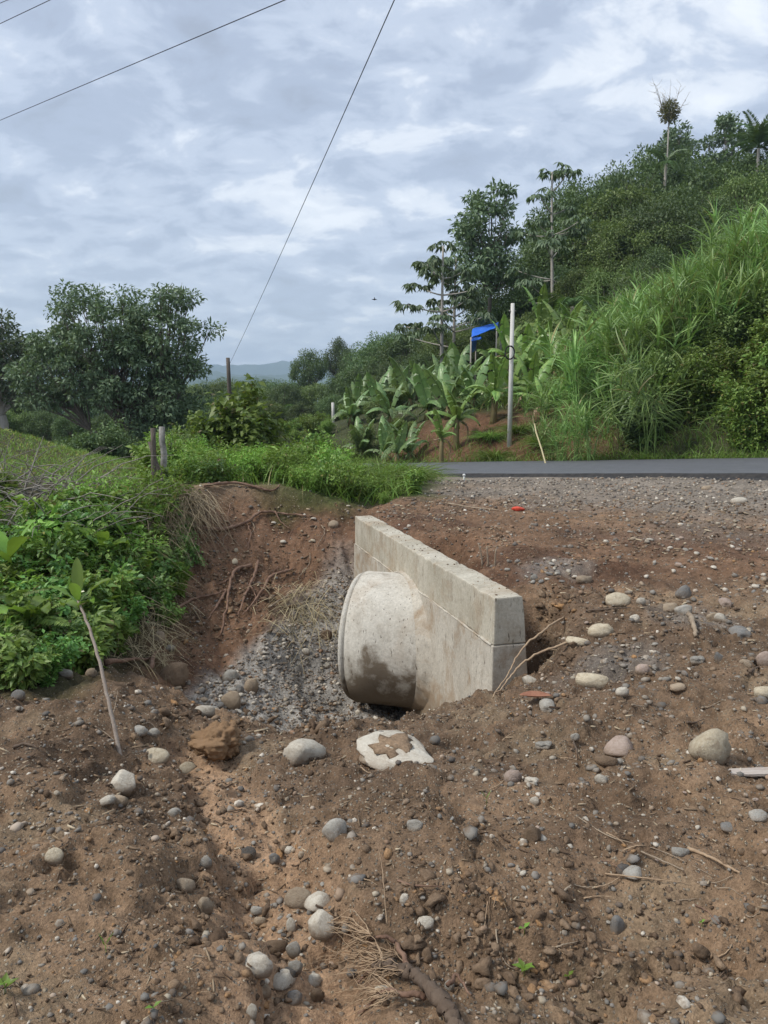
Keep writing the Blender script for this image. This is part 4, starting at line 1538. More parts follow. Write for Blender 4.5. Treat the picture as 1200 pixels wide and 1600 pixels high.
for k in range(14):
    px, row = random.uniform(20, 360), random.uniform(1200, 1580)
    a_ = random.uniform(-.8, .8)
    l_ = random.uniform(14, 34)
    stick('stick', ((px, row), (px + l_ * math.cos(a_) * .5, row + l_ * math.sin(a_) * .45), (px + l_ * math.cos(a_), row + l_ * math.sin(a_))), random.uniform(.0015, .003), random.choice(('twig', 'twig_dark', 'root_pale')), 'little dry twig lying on the left foreground soil', group='twigs on the left foreground', sides=5)
# roots in the bank
BR = dict(dmin=6.0, wob=.006, sides=7)
stick('root', ((303, 832), (345, 834), (385, 822), (408, 806), (445, 808), (488, 812)), .034, 'root', 'thick dark red root lying across the upper bank', 'root', lift=.03, **BR)
stick('root', ((255, 972), (300, 946), (340, 932), (353, 926)), .022, 'root', 'long root running down left across the bank', 'root', lift=.03, **BR)
stick('root', ((392, 890), (368, 897), (360, 920), (354, 960), (345, 1003)), .030, 'root', 'pale pink forked root hanging down the middle of the bank', 'root', lift=.035, **BR)
stick('root', ((404, 886), (396, 910), (381, 945), (373, 972)), .026, 'root', 'second hanging root right of the forked one', 'root', lift=.035, **BR)
stick('root', ((458, 898), (425, 905), (410, 930), (392, 955), (380, 965)), .026, 'root', 'dark curved root right of the hanging ones', 'root', lift=.03, **BR)
stick('root', ((353, 928), (340, 950), (325, 973)), .024, 'root', 'short root between the long root and the forked root', 'root', lift=.02, **BR)
stick('root', ((320, 764), (365, 760), (400, 768), (425, 774), (438, 762)), .028, 'root', 'root lying along the crest of the bank', 'root', lift=.03, **BR)
for (pix, rad, lab) in ((((385, 822), (392, 840), (388, 862)), .014, 'rootlet forking down from the thick upper root, left'), (((430, 807), (440, 822), (452, 832)), .014, 'rootlet forking down from the thick upper root, right'), (((362, 905), (350, 915), (335, 918)), .013, 'rootlet forking left from the pale forked root'), (((390, 918), (398, 935), (402, 955)), .012, 'rootlet forking right from the second hanging root'), (((330, 800), (322, 815), (325, 835)), .013, 'root end hanging under the crest of the bank, left'), (((360, 795), (356, 812), (362, 826)), .012, 'root end hanging under the crest of the bank, right')):
    stick('root', pix, rad, 'root', lab, 'root', lift=.03, **BR)
stick('root', ((420, 955), (450, 935), (472, 918)), .016, 'twig', 'straw-coloured rootlet on the gravel slope', 'root', lift=.03, **BR)
stick('root', ((165, 1042), (205, 1038), (240, 1036)), .030, 'root', 'brown root at the foot of the leaves beside the hollow', 'root', lift=.02, dmin=4.9, wob=.008)
stick('root', ((236, 1053), (243, 1035), (262, 1028)), .028, 'root', 'stub of root by the half-buried boulder', 'root', lift=.05, dmin=5.2, wob=.008)
for k in range(16):
    px, row = random.uniform(330, 520), random.uniform(790, 960)
    stick('root', ((px, row), (px + random.uniform(-8, 8), row + 12), (px + random.uniform(-12, 6), row + random.uniform(20, 40))), random.uniform(.004, .010), random.choice(('root', 'twig_dark', 'twig')), 'fine rootlet hanging from the face of the brown bank', 'root', group='rootlets in the bank', lift=.02, **BR)
# two long rootlets by the near wall end: they leave the soil and lean on the concrete
a1, a2 = hit(880, 968), hit(905, 1003)
for (ctrl, rad, lab) in (((a1 + (0, 0, .02), at(850, 985, 5.75), at(818, 1012, 5.6), at(795, 1050, 5.45), hit(770, 1090)), .010, 'upper of two long rootlets bridging from the hole to the wall foot'),
                         ((a2 + (0, 0, .02), at(870, 1010, 5.5), at(825, 1030, 5.45), at(800, 1055, 5.35), hit(768, 1094)), .011, 'lower of two long rootlets bridging from the hole to the wall foot')):
    sp = spline(ctrl, 8) + rng.normal(0, .004, (33, 3))
    V, F = tube(sp, rad * np.linspace(1, .5, len(sp)), 6)
    tag(link('root', MB().add(V, F).mesh('root', ['root_pale'], True)), lab, 'root')
# root ball
pA = hit(690, 1590)
rb = thing('root_ball', 'uprooted stump end with a spray of pale root hairs at the bottom of the picture', 'root', pA)


def rel(pix):
    return np.array([hit(a, b_) + np.array((0, 0, h)) - pA for a, b_, h in pix])


sp = spline(rel(((720, 1625, .02), (685, 1580, .04), (650, 1545, .04), (610, 1525, .03), (585, 1522, .025))), 16)
V, F = tube(sp + rng.normal(0, .004, sp.shape), np.linspace(.024, .010, len(sp)) * (.75 + .5 * fbm(np.arange(len(sp)) * .5, np.zeros(len(sp)), 44, 3)), 9)
V = V + rng.normal(0, .0028, V.shape)
link('main_root', MB().add(V, F).mesh('main_root', ['twig_dark'], True), rb)
for pix, r_ in ((((640, 1540, .04), (622, 1505, .05), (600, 1490, .03), (570, 1478, .02)), .010), (((665, 1575, .03), (630, 1575, .035), (600, 1565, .03), (560, 1590, .01)), .010), (((600, 1522, .03), (575, 1530, .02), (560, 1545, .015)), .008), (((700, 1555, .03), (715, 1545, .03), (735, 1560, .01)), .008)):
    sp = spline(rel(pix), 7)
    V, F = tube(sp + rng.normal(0, .003, sp.shape), np.linspace(r_, r_ * .4, len(sp)), 6)
    link('side_root', MB().add(V, F).mesh('side_root', ['root'], True), rb)
hb = MB()
for k in range(95):
    src = random.choice(((600, 1520), (622, 1508), (640, 1535), (625, 1572), (600, 1565), (580, 1480)))
    a_ = random.gauss(math.pi * .98, .55)
    l_ = random.uniform(45, 125)
    tip = (src[0] + l_ * math.cos(a_), src[1] - l_ * math.sin(a_) * .55 + random.uniform(-5, 15))
    tip = (tip[0], min(tip[1], 1640))
    m_ = ((src[0] + tip[0]) / 2 + random.uniform(-10, 10), (src[1] + tip[1]) / 2 + random.uniform(-8, 8))
    sp = spline(rel(((src[0], src[1], .035), (m_[0], m_[1], random.uniform(.02, .06)), (tip[0], tip[1], random.uniform(.004, .03)))), 6)
    V, F = tube(sp + rng.normal(0, .0025, sp.shape), np.linspace(.0019, .0007, len(sp)) * random.uniform(.7, 1.3), 4, False)
    hb.add(V, F)
tag(link('root_hairs', hb.mesh('root_hairs', ['root_pale'], True), rb), kind='stuff')

# board scrap, red plastic, dead leaf, seedlings
p = hit(1165, 1212)
bm = bmesh.new()
V = []
outl = ((-.20, -.012), (-.12, -.022), (.05, -.026), (.26, -.03), (.26, .03), (.1, .032), (-.06, .03), (-.15, .022), (-.19, .006))
top = [bm.verts.new((a, c_, .006 + .004 * math.sin(a * 19))) for a, c_ in outl]
bot = [bm.verts.new((a, c_, -.006)) for a, c_ in outl]
bm.faces.new(top)
bm.faces.new(bot[::-1])
for k in range(len(outl)):
    bm.faces.new((top[k], bot[k], bot[(k + 1) % len(outl)], top[(k + 1) % len(outl)]))
me = bpy.data.meshes.new('wood_scrap')
bm.to_mesh(me)
bm.free()
me.materials.append(MATS['wood_scrap'])
ob = link('wood_scrap', me, None, (p[0] + .09, p[1], p[2] + .014))
ob.rotation_euler = (R(5), R(-2), R(-4))
tag(ob, 'pale splintered board lying below the big boulder at the right edge', 'board')


def crumple(name, px, row, size, mat, label, cat, seed, zs=.35):
    p = hit(px, row)
    V, F = ico(2)
    V = V * (1 + 1.2 * n3(V, 1.6, seed) + .8 * n3(V, 4, seed + 3))[:, None] * np.array((1, .7, zs)) * size
    ob = link(name, mesh_np(name, V, [F], mat), None, (p[0], p[1], p[2] + size * zs * .5))
    return tag(ob, label, cat)


crumple('plastic_scrap', 808, 797, .09, 'plastic_red', 'crumpled scrap of red plastic on the dirt behind the wall', 'litter', 5)
n_ = 9
p = hit(836, 1096)
tl = np.linspace(-1, 1, n_)
V = np.array([(a * .11, c_ * .035 * (1 - abs(a) ** 2), .02 + .03 * abs(c_) * (1 - a * a) + .02 * a * a) for a in tl for c_ in (-1, -.4, .4, 1)])
i = (np.arange(n_ - 1)[:, None] * 4 + np.arange(3)[None, :]).ravel()
me = mesh_np('dead_leaf', V, [np.stack((i, i + 4, i + 5, i + 1), 1)], 'leaf_dead_red', smooth=True)
ob = link('dead_leaf', me, None, p)
ob.modifiers.new('t', 'SOLIDIFY').thickness = .002
ob.rotation_euler = (.1, .1, .2)
tag(ob, 'curled rusty red dead leaf in front of the near wall end', 'leaf')
for k, (px, row, s_, lab) in enumerate(((818, 1480, .035, 'tiny green seedling, upper one by the foreground scarp'), (818, 1532, .05, 'green seedling with several leaves in the foreground hollow'), (888, 1534, .03, 'tiny two-leaved seedling right of the larger one'), (760, 1258, .04, 'thin grass seedling in the middle of the soil'), (165, 1492, .04, 'grass seedling in the left foreground'), (240, 1585, .03, 'green sprig at the bottom of the left foreground'), (8, 1560, .05, 'green sprout at the lower left edge'), (1096, 1452, .02, 'tiny green sprout in the right foreground'))):
    p = hit(px, row)
    t = thing('seedling', lab, 'seedling', p)
    V, F = tube(np.array(((0, 0, -.01), (.002, 0, s_ * .4), (0, .002, s_ * .7))), .0012, 5)
    link('stem', MB().add(V, F).mesh('stem', ['leaf_ginger'], True), t)
    nl = 5 if s_ > .045 else (3 if 'grass' in lab else 2)
    for q in range(nl):
        a_ = q * 2 * math.pi / nl + .6
        P0 = np.array([[0, 0, s_ * (.7 if nl < 4 else .3 + .1 * q)]])
        gl = 'grass' in lab
        V, F = leaves(P0, np.array([[math.cos(a_), math.sin(a_), 1.6 if gl else .5]]), np.array([[0, 0, 1.0]]), np.array([s_ * (1.2 if gl else .85)]), np.array([s_ * (.12 if gl else .45)]))
        link('leaf', MB().add(V, F).mesh('leaf', ['leaf_ginger']), t)

# ------------------------------------------------------------------ vegetation builders


def crown_tree(mb_t, seed, H, trunk_h, rx, rz, ncl, clr, per, ll, lw, tr, base=(0, 0, 0), flat=.75, top_bias=.35, lean=(0, 0), cz=None, droop=.25, hollow=.45, limb_all=True):
    """trunk and limbs go to mb_t; returns leaf arrays (V, F)"""
    r_ = np.random.default_rng(seed)
    base = np.asarray(base, float)
    cz = (trunk_h + H) / 2 if cz is None else cz
    rz = (H - cz) if rz is None else rz
    ctr = base + np.array((lean[0], lean[1], cz))
    cl = []
    tries = 0
    while len(cl) < ncl and tries < 6000:
        tries += 1
        d = r_.normal(0, 1, 3)
        d /= np.linalg.norm(d)
        rad = r_.uniform(hollow, 1) ** .6
        p = d * rad * np.array((rx - clr * .6, rx - clr * .6, rz - clr * .5))
        if p[2] < -rz * (1 - top_bias) and r_.uniform() < .8:
            continue
        if any(np.linalg.norm((p - q) * (1, 1, 1.3)) < clr * .75 for q in cl):
            continue
        cl.append(p)
    cl = np.array(cl)
    # trunk
    fork = base + np.array((lean[0] * .6, lean[1] * .6, trunk_h))
    tp = bez(base - (0, 0, .3), base + np.array((lean[0] * .1, lean[1] * .1, trunk_h * .55)), fork, 7)
    tp[1:-1] += r_.normal(0, tr * .25, (5, 3)) * (1, 1, 0)
    V, F = tube(tp, np.linspace(tr * 1.25, tr * .8, 7), 9)
    mb_t.add(V, F)
    V, F = tube(bez(fork, (fork + ctr) / 2 + (0, 0, rz * .2), ctr + (0, 0, rz * .55), 6), np.linspace(tr * .75, tr * .2, 6), 7)
    mb_t.add(V, F)
    for p in (cl if limb_all else cl[:len(cl) // 2]):
        q = ctr + p
        t = r_.uniform(.0, .75)
        s_ = fork + (ctr - fork) * t * .8
        mid = s_ * .45 + q * .55 + np.array((0, 0, -.10 * np.linalg.norm(p))) + r_.normal(0, clr * .2, 3)
        n_ = 6
        V, F = tube(bez(s_, mid, q, n_) + r_.normal(0, tr * .06, (n_, 3)), np.linspace(tr * .34, tr * .08, n_), 5, False)
        mb_t.add(V, F)
        for k_ in range(2):
            e = q + r_.normal(0, clr * .55, 3)
            V, F = tube(bez(mid * .4 + q * .6, (q + e) / 2 + r_.normal(0, clr * .1, 3), e, 4), np.linspace(tr * .1, tr * .03, 4), 4, False)
            mb_t.add(V, F)
    n = len(cl) * per
    dd = r_.normal(0, 1, (n, 3))
    dd /= np.linalg.norm(dd, axis=1)[:, None]
    rad = r_.uniform(0, 1, n) ** .45
    cr_ = clr * r_.uniform(.7, 1.25, len(cl))
    P = np.repeat(cl, per, 0) + dd * (rad * np.repeat(cr_, per))[:, None] * np.array((1, 1, flat))
    P = P + ctr
    A = dd * .7 + r_.normal(0, .6, (n, 3)) + np.array((0, 0, -droop))
    N = np.array((0, 0, 1.0)) + r_.normal(0, .55, (n, 3)) + dd * .4
    L = ll * r_.uniform(.6, 1.3, n)
    return leaves(P, A, N, L, L * (lw / ll) * r_.uniform(.8, 1.2, n))


def tree_thing(name, label, cat, leafmat, bark, group=None, **kw):
    t = thing(name, label, cat, group=group)
    mt = MB()
    V, F = crown_tree(mt, **kw)
    link('trunk', mt.mesh('trunk', [bark], True), t)
    link('crown', MB().add(V, F).mesh('crown', [leafmat]), t)
    return t


def ground_of(px, d, row=640):
    """place at forward distance d, in the direction of picture column px (rows near the horizon)"""
    x_ = (px - 600) / F_PX * d / (CP - (row - 800) / F_PX * SP)
    return np.array((x_, d, float(hb_(x_, d))))


def top_z(row, d):
    return at(600, row, d)[2]


def put_tree(root, H0, px, d, row, first=False, label=None, group=None, wscale=1.0, rz=None, smin=.2):
    g = ground_of(px, d, row + 40)
    s_ = max(.2, (top_z(row, d) - g[2]) / H0)
    if s_ < smin:          # the foot stands lower, in a dip of the slope
        g[2] -= (smin - s_) * H0
        s_ = smin
    rz = random.uniform(0, 6.28) if rz is None else rz
    if first:
        root.location = Vector(g)
        root.rotation_euler = (0, 0, rz)
        root.scale = (s_ * wscale, s_ * wscale, s_)
        return root
    return copy_tree(root, g, rz, (s_ * wscale, s_ * wscale, s_), label, group)


# --- big spreading tree on the left
d0 = 36.0
g = ground_of(222, d0)
Ht = top_z(432, d0) - g[2]
t = thing('spreading_tree', 'big broad-crowned dark green tree at the left behind the pasture', 'tree', g)
mt = MB()
lv = MB()
for (dx, cz_, rx_, rz_, ncl, sd_) in ((-1.9, .72, 3.0, 2.6, 52, 41), (-4.3, .50, 2.2, 2.3, 30, 42), (1.5, .70, 2.4, 2.7, 40, 43), (.3, .36, 3.0, 1.7, 30, 44), (-1.3, .52, 3.4, 2.2, 40, 45), (.9, .22, 2.0, 1.2, 16, 46)):
    V, F = crown_tree(mt, sd_, Ht, Ht * .2, rx_, rz_, ncl,   .66, 165, .22, .10, .15, base=(0, 0, 0), lean=(dx, .3), cz=Ht * cz_, top_bias=.3, flat=.62, hollow=.35)
    lv.add(V, F)
link('trunk', mt.mesh('trunk', ['bark'], True), t)
link('crown', lv.mesh('crown', ['leaf_big_tree']), t)
t2 = tree_thing('spreading_tree', 'greyish tree at the left edge behind the big broad tree', 'tree', 'leaf_big_tree', 'bark_pale', seed=51, H=9, trunk_h=3.2, rx=3.2, rz=None, ncl=46, clr=.85, per=170, ll=.3, lw=.13, tr=.26)
put_tree(t2, 9, -5, 46, 487, True)

# --- generic forest trees (four shapes)
GEN = []
for k, (mat, rx_, th, ncl, clr_, sd_) in enumerate((('leaf_forest', 4.2, 3.6, 46, 1.05, 61), ('leaf_forest_light', 4.8, 3.4, 56, 1.05, 62), ('leaf_forest', 3.2, 4.0, 40, .95, 63), ('leaf_forest_light', 3.8, 3.8, 44, 1.0, 64), ('leaf_forest', 5.2, 3.2, 60, 1.1, 65))):
    GEN.append(tree_thing('forest_tree', 'x', 'tree', mat, 'bark', seed=sd_, H=10, trunk_h=th, rx=rx_, rz=None, ncl=ncl, clr=clr_, per=300, ll=.23, lw=.11, tr=.28, limb_all=False, top_bias=.3, flat=.75))
for k, (mat, rx_, ncl, sd_) in enumerate((('leaf_forest', 4.4, 66, 161), ('leaf_forest_light', 4.0, 60, 162), ('leaf_forest', 5.0, 72, 163))):
    GEN.append(tree_thing('forest_tree', 'x', 'tree', mat, 'bark', seed=sd_, H=10, trunk_h=1.4, rx=rx_, rz=None, ncl=ncl, clr=1.2, per=230, ll=.30, lw=.14, tr=.28, limb_all=False, top_bias=.1, flat=.7))
USED = [False] * len(GEN)


def forest(k, px, d, row, label, group, ws=1.0, smin=.2):
    first = not USED[k]
    USED[k] = True
    ob = put_tree(GEN[k], 10, px, d, row, first, label, group, ws, smin=smin)
    ob['label'] = label
    if group:
        ob['group'] = group
    elif 'group' in ob:
        del ob['group']
    return ob


# trees one can tell apart on the skyline of the valley
forest(2, 482, 92, 545, 'tall dense dark tree standing left on the valley skyline', None, .8)
forest(2, 530, 100, 527, 'tallest tree of the valley skyline with a bare pale trunk', None, .62)
forest(0, 566, 96, 536, 'round bright-edged dark tree right of the tallest valley tree', None, .8)
forest(4, 612, 84, 516, 'wide dark tree on the skyline left of the thin-stemmed trees', None, .95)
forest(3, 655, 75, 503, 'tree on the skyline just left of the blue tarpaulin', None, .8)
forest(1, 350, 110, 588, 'low pale tree behind the wooden pole', None, .9)
LV = ('dark forest tree massed in the valley behind the pole', 'trees massed in the valley')
for (px, d, row) in ((300, 130, 596), (330, 140, 596), (372, 125, 590), (400, 135, 592), (428, 120, 594), (455, 105, 592), (280, 95, 602), (318, 88, 610), (362, 90, 606), (410, 84, 602), (448, 78, 600), (500, 80, 590), (540, 72, 588), (520, 62, 612), (575, 66, 580), (600, 62, 580), (470, 60, 622), (425, 62, 625), (556, 54, 615), (602, 50, 610), (640, 56, 575), (250, 110, 605), (150, 95, 615), (100, 90, 612), (50, 90, 610), (10, 85, 608), (200, 85, 615), (-30, 80, 600), (385, 50, 640), (340, 52, 640), (300, 55, 632), (260, 60, 640), (215, 58, 645), (165, 56, 642), (115, 56, 640), (65, 58, 636), (20, 58, 630), (-25, 56, 625)):
    forest(random.choice((5, 6, 7)), px + random.uniform(-6, 6), d, row + random.uniform(-5, 5), LV[0], LV[1], random.uniform(.85, 1.25))
for (px, d, row) in ((600, 72, 524), (640, 68, 515), (682, 62, 522), (722, 64, 502), (748, 58, 518), (664, 56, 548), (622, 60, 552), (700, 55, 545), (580, 66, 560), (545, 66, 575)):
    forest(random.choice((5, 7)), px, d, row, 'dark dense tree in the treeline behind the banana grove', 'treeline behind the bananas', random.uniform(.75, 1.0), smin=.5)
# hillside above the road
HILL = ((905, 62, 287), (938, 66, 264), (977, 64, 260), (1025, 68, 243), (705, 58, 505), (735, 62, 490), (690, 48, 545), (755, 66, 478), (785, 52, 470), (810, 60, 425), (830, 50, 440), (850, 62, 385), (880, 66, 345), (870, 52, 400), (900, 58, 335), (925, 66, 300), (940, 54, 345), (915, 46, 410), (960, 60, 300), (985, 68, 280), (985, 52, 345), (1010, 62, 285), (1030, 54, 320), (1040, 70, 262), (1065, 64, 262), (1075, 56, 295), (1100, 68, 250), (1115, 60, 268), (1130, 52, 300), (1150, 66, 248), (1165, 58, 262), (1185, 52, 290), (1200, 64, 248), (1215, 56, 270), (1240, 60, 255), (1260, 52, 290), (960, 44, 400), (1020, 44, 370), (1000, 40, 415), (1080, 44, 345), (1140, 42, 330), (1190, 40, 322), (1230, 40, 330), (880, 42, 440), (845, 44, 470), (815, 46, 490), (790, 46, 512), (712, 46, 548), (1290, 60, 260), (1300, 45, 320))
for k_, (px, d, row) in enumerate(HILL):
    if k_ % 4 == 3 and 4 < k_ and px < 1230:
        continue
    if px < 870:
        lab, grp = 'leafy tree in the mass between the slender trees and the banana plants', 'trees behind the banana plants'
    elif d >= 60:
        lab, grp = 'leafy tree in the upper mass along the top of the right hillside', 'trees along the hilltop'
    else:
        lab, grp = 'leafy tree on the middle of the right hillside above the cane', 'trees above the cane'
    forest(random.choice((0, 1, 2, 3, 4)), px + random.uniform(-8, 8), d, row + random.uniform(-14, 16) + (8 if 1040 < px < 1170 else 0), lab, grp, random.uniform(.8, 1.1) if k_ > 3 else .7, smin=.62)

# --- slender trees of the skyline
g = ground_of(768, 50, 350)
Ht = top_z(266, 50) - g[2]
t = tree_thing('slender_tree', 'tall slender tree with a sparse oval crown, behind the concrete pole', 'tree', 'leaf_big_tree', 'bark', seed=71, H=Ht, trunk_h=Ht * .42, rx=2.75, rz=Ht * .34, ncl=50, clr=.8, per=100, ll=.36, lw=.16, tr=.15, cz=Ht * .66, flat=.6, top_bias=.5, hollow=.3)
t.location = Vector(g)


def cecropia(px, d, row, label, tips, seed, rzv, lean=0.0):
    """thin pale stem, candelabra arms, each with drooping hands of big leaves"""
    g = ground_of(px, d, row + 40)
    Ht = top_z(row, d) - g[2]
    t = thing('umbrella_tree', label, 'tree', g, rzv)
    mt, lv = MB(), MB()
    r_ = np.random.default_rng(seed)
    stem = bez((lean * -.5, 0, -.3), (lean * -.2, .1, Ht * .5), (0, 0, Ht * .95), 10)
    V, F = tube(stem, np.linspace(.13, .05, 10), 7)
    mt.add(V, F)
    hubs = []
    for k in range(tips):
        f = r_.uniform(.42, .95)
        a = k * 2.4 + r_.uniform(-.4, .4)
        L = r_.uniform(.8, 2.0) * (1.25 - f)
        s_ = stem[int(f * 9)]
        e = s_ + np.array((math.cos(a) * L * 2.2, math.sin(a) * L * 2.2, r_.uniform(.2, 1.0)))
        V, F = tube(bez(s_, (s_ + e) / 2 - (0, 0, .15), e, 6), np.linspace(.05, .025, 6), 5)
        mt.add(V, F)
        hubs.append(e)
    hubs.append(stem[-1])
    for h in hubs:
        nh = 9
        for q in range(nh):
            a = q * 2 * math.pi / nh + r_.uniform(-.3, .3)
            out_ = np.array((math.cos(a), math.sin(a), r_.uniform(-.1, .6)))
            c = h + out_ * r_.uniform(.35, .7)
            m_ = 8
            A = np.array([(math.cos(a + b_) * .8, math.sin(a + b_) * .8, -.7) for b_ in np.linspace(-1.7, 1.7, m_)]) + r_.normal(0, .15, (m_, 3))
            V, F = leaves(np.repeat(c[None], m_, 0), A, np.array((0, 0, 1.)) + r_.normal(0, .2, (m_, 3)), r_.uniform(.4, .62, m_), r_.uniform(.13, .18, m_))
            lv.add(V, F)
    link('trunk', mt.mesh('trunk', ['bark_pale'], True), t)
    link('crown', lv.mesh('crown', ['leaf_big_tree']), t)


cecropia(692, 43, 372, 'thin-stemmed tree with drooping leaf hands, left of the tall slender tree', 15, 5, .3)
cecropia(712, 46, 392, 'second thin-stemmed tree with drooping leaves, partly behind the first', 12, 6, 1.3)
cecropia(862, 47, 252, 'tallest thin pale-stemmed tree with hanging leaf hands, right of the slender tree', 16, 7, 2.0, 1.5)
# hilltop tree, bare tree with a clump of epiphytes
g = ground_of(1105, 76, 210)
Ht = top_z(162, 76) - g[2]
t = thing('hilltop_tree', 'open-crowned dark tree on the very top of the right hill', 'tree', g)
mt, lv = MB(), MB()
for dx, cz_, rx_, sd_ in ((-2.8, .74, 3.3, 81), (2.2, .80, 3.4, 82), (-.2, .66, 3.4, 83)):
    V, F = crown_tree(mt, sd_, Ht, Ht * .42, rx_, Ht * .20, 30, .9, 140, .38, .18, .14, lean=(dx, 0), cz=Ht * cz_, hollow=.3, top_bias=.5, flat=.6)
    lv.add(V, F)
link('trunk', mt.mesh('trunk', ['bark'], True), t)
link('crown', lv.mesh('crown', ['leaf_big_tree']), t)
g = ground_of(1046, 72, 170)
Ht = top_z(125, 72) - g[2]
t = thing('bare_tree', 'tall thin bare tree with a clump of epiphytes, on the hilltop skyline', 'tree', g)
mt = MB()
hub = np.array((0, 0, Ht - 3.6))
V, F = tube(bez((0, 0, -.3), (.1, 0, Ht * .5), hub, 8), np.linspace(.11, .06, 8), 7)
mt.add(V, F)
r_ = np.random.default_rng(3)
for k in range(9):
    e = hub + np.array((r_.uniform(-2.0, 2.3), r_.uniform(-1, 1), r_.uniform(1.2, 3.5)))
    pth = bez(hub, hub * .5 + e * .5 + (0, 0, -.5), e, 7)
    V, F = tube(pth, np.linspace(.04, .014, 7), 5)
    mt.add(V, F)
    for q in range(9):
        s_ = pth[r_.integers(2, 7)]
        V, F = tube(bez(s_, s_ + r_.normal(0, .2, 3), s_ + np.array((r_.uniform(-.7, .7), r_.uniform(-.5, .5), r_.uniform(.1, .8))), 4), np.linspace(.014, .007, 4), 4)
        mt.add(V, F)
link('trunk', mt.mesh('trunk', ['bark_pale'], True), t)
n = 900
dd = rand_dir(n)
P = hub + (0, 0, .9) + dd * (rng.uniform(0, 1, n) ** .5 * .85)[:, None] * (1, 1, 1.15)
V, F = leaves(P, dd + rng.normal(0, .5, (n, 3)), dd + rng.normal(0, .5, (n, 3)), rng.uniform(.2, .42, n), rng.uniform(.06, .12, n))
link('epiphyte_clump', MB().add(V, F).mesh('epiphyte_clump', ['leaf_epiphyte']), t)


# --- palms
def frond_mesh(name, mat, L=3.0, nl=34, w=.55, droop=.9):
    t_ = np.linspace(0, 1, 12)
    rach = np.stack((t_ * L * .85, np.zeros(12), L * (.55 * t_ - droop * t_ * t_)), 1)
    mb = MB()
    V, F = tube(rach, np.linspace(.03, .006, 12), 5)
    mb.add(V, F)
    tt_ = np.linspace(.12, 1, nl)
    for sgn in (-1, 1):
        P = np.stack([np.interp(tt_, t_, rach[:, k]) for k in range(3)], 1)
        A = np.stack((np.full(nl, .6), np.full(nl, sgn * 1.0), np.full(nl, -.35)), 1) + rng.normal(0, .08, (nl, 3))
        V, F = leaves(P, A, np.tile((0, 0, 1.0), (nl, 1)), w * (1.15 - tt_ * .75) * 1.3, np.full(nl, .075), .1)
        mb.add(V, F)
    return mb.mesh(name, [mat])


FROND = frond_mesh('frond', 'leaf_palm')


def palm(px, d, row, label, nf=14, s_=1.0, up=.5, trunk_top=None):
    g = ground_of(px, d, row + 20)
    z1 = top_z(row, d) - g[2] - 1.2 * s_
    t = thing('palm_tree', label, 'palm', g)
    V, F = tube(bez((0, 0, -.3), (.1, 0, z1 * .5), (0, 0, z1), 8), np.linspace(.16, .11, 8), 8)
    link('trunk', MB().add(V, F).mesh('trunk', ['bark_pale'], True), t)
    for k in range(nf):
        f = link('frond', FROND, t, (0, 0, z1))
        f.rotation_euler = (random.uniform(-.3, .3), -up * random.uniform(-.4, 1.9), k * 2.4)
        f.scale = (s_, s_, s_)


palm(1186, 62, 203, 'palm at the right end of the hilltop skyline', 17, 1.15, .7)
palm(1040, 64, 238, 'small palm in front of the bare tree on the hill', 12, .75, .6)
palm(1012, 66, 262, 'left of two small palms below the bare tree', 10, .65, .5)
palm(895, 40, 442, 'palm with dry fronds in the shade above the banana plants', 11, 1.0, .2)
palm(445, 70, 628, 'grey-green palm in the valley below the forest', 12, .9, .4)

# --- banana plants


def banana_leaf(seed, L=2.0, W=.5, tears=.25, arch=.6):
    r_ = np.random.default_rng(seed)
    n_ = 16
    t_ = np.linspace(0, 1, n_)
    mid = np.stack((t_ * L * .75, np.zeros(n_), L * (.75 * t_ - arch * t_ * t_)), 1)
    w = W * .5 * np.sin(np.clip(t_ * 1.02 + .06, 0, 1) * math.pi) ** .55 * (1 - .25 * t_)
    V, F = [], []
    for sgn in (1, -1):
        edge_drop = .22
        for k in range(n_ - 1):
            gap = r_.uniform(0, .35) if r_.uniform() < tears else 0.02
            sag = r_.uniform(0, .5) * (1 if gap > .1 else .25)
            a, b_ = mid[k], mid[k + 1]
            b2 = a + (b_ - a) * (1 - gap)
            for q, ww in ((a, w[k]), (b2, w[k + 1])):
                V.append(q)
                V.append(q + np.array((.08 * W, sgn * ww * .55, .06 * W - sag * .1)))
                V.append(q + np.array((.16 * W, sgn * ww, -edge_drop * ww - sag * ww)))
            o_ = len(V) - 6
            F += [(o_, o_ + 1, o_ + 4, o_ + 3), (o_ + 1, o_ + 2, o_ + 5, o_ + 4)]
    V = np.array(V)
    F = np.array(F)
    F[len(F) // 2:] = F[len(F) // 2:, ::-1]
    mb = MB().add(V, F)
    V2, F2 = tube(mid - (0, 0, .012), np.linspace(.035, .008, n_), 5)
    mb.add(V2, F2)
    pet = np.array(((-.35, 0, -.3), (-.18, 0, -.14), (0, 0, 0)))
    V2, F2 = tube(pet, .035, 5)
    mb.add(V2, F2)
    return mb


BL = {}
for mat in ('leaf_banana', 'leaf_banana_far'):
    BL[mat] = [banana_leaf(s_, 2.0, .55, tr_, ar_).mesh('leaf', [mat]) for s_, tr_, ar_ in ((1, .15, .35), (2, .4, .75), (3, .6, .95), (4, .25, .55))]
BLD = banana_leaf(9, 1.6, .3, .7, 1.5).mesh('leaf', ['leaf_dead'])
V, F = tube(np.array(((0, 0, -.3), (.02, 0, .5), (0, .02, 1.0))), np.array((.16, .13, .09)), 9)
BTR = MB().add(V, F).mesh('trunk', ['banana_trunk'], True)


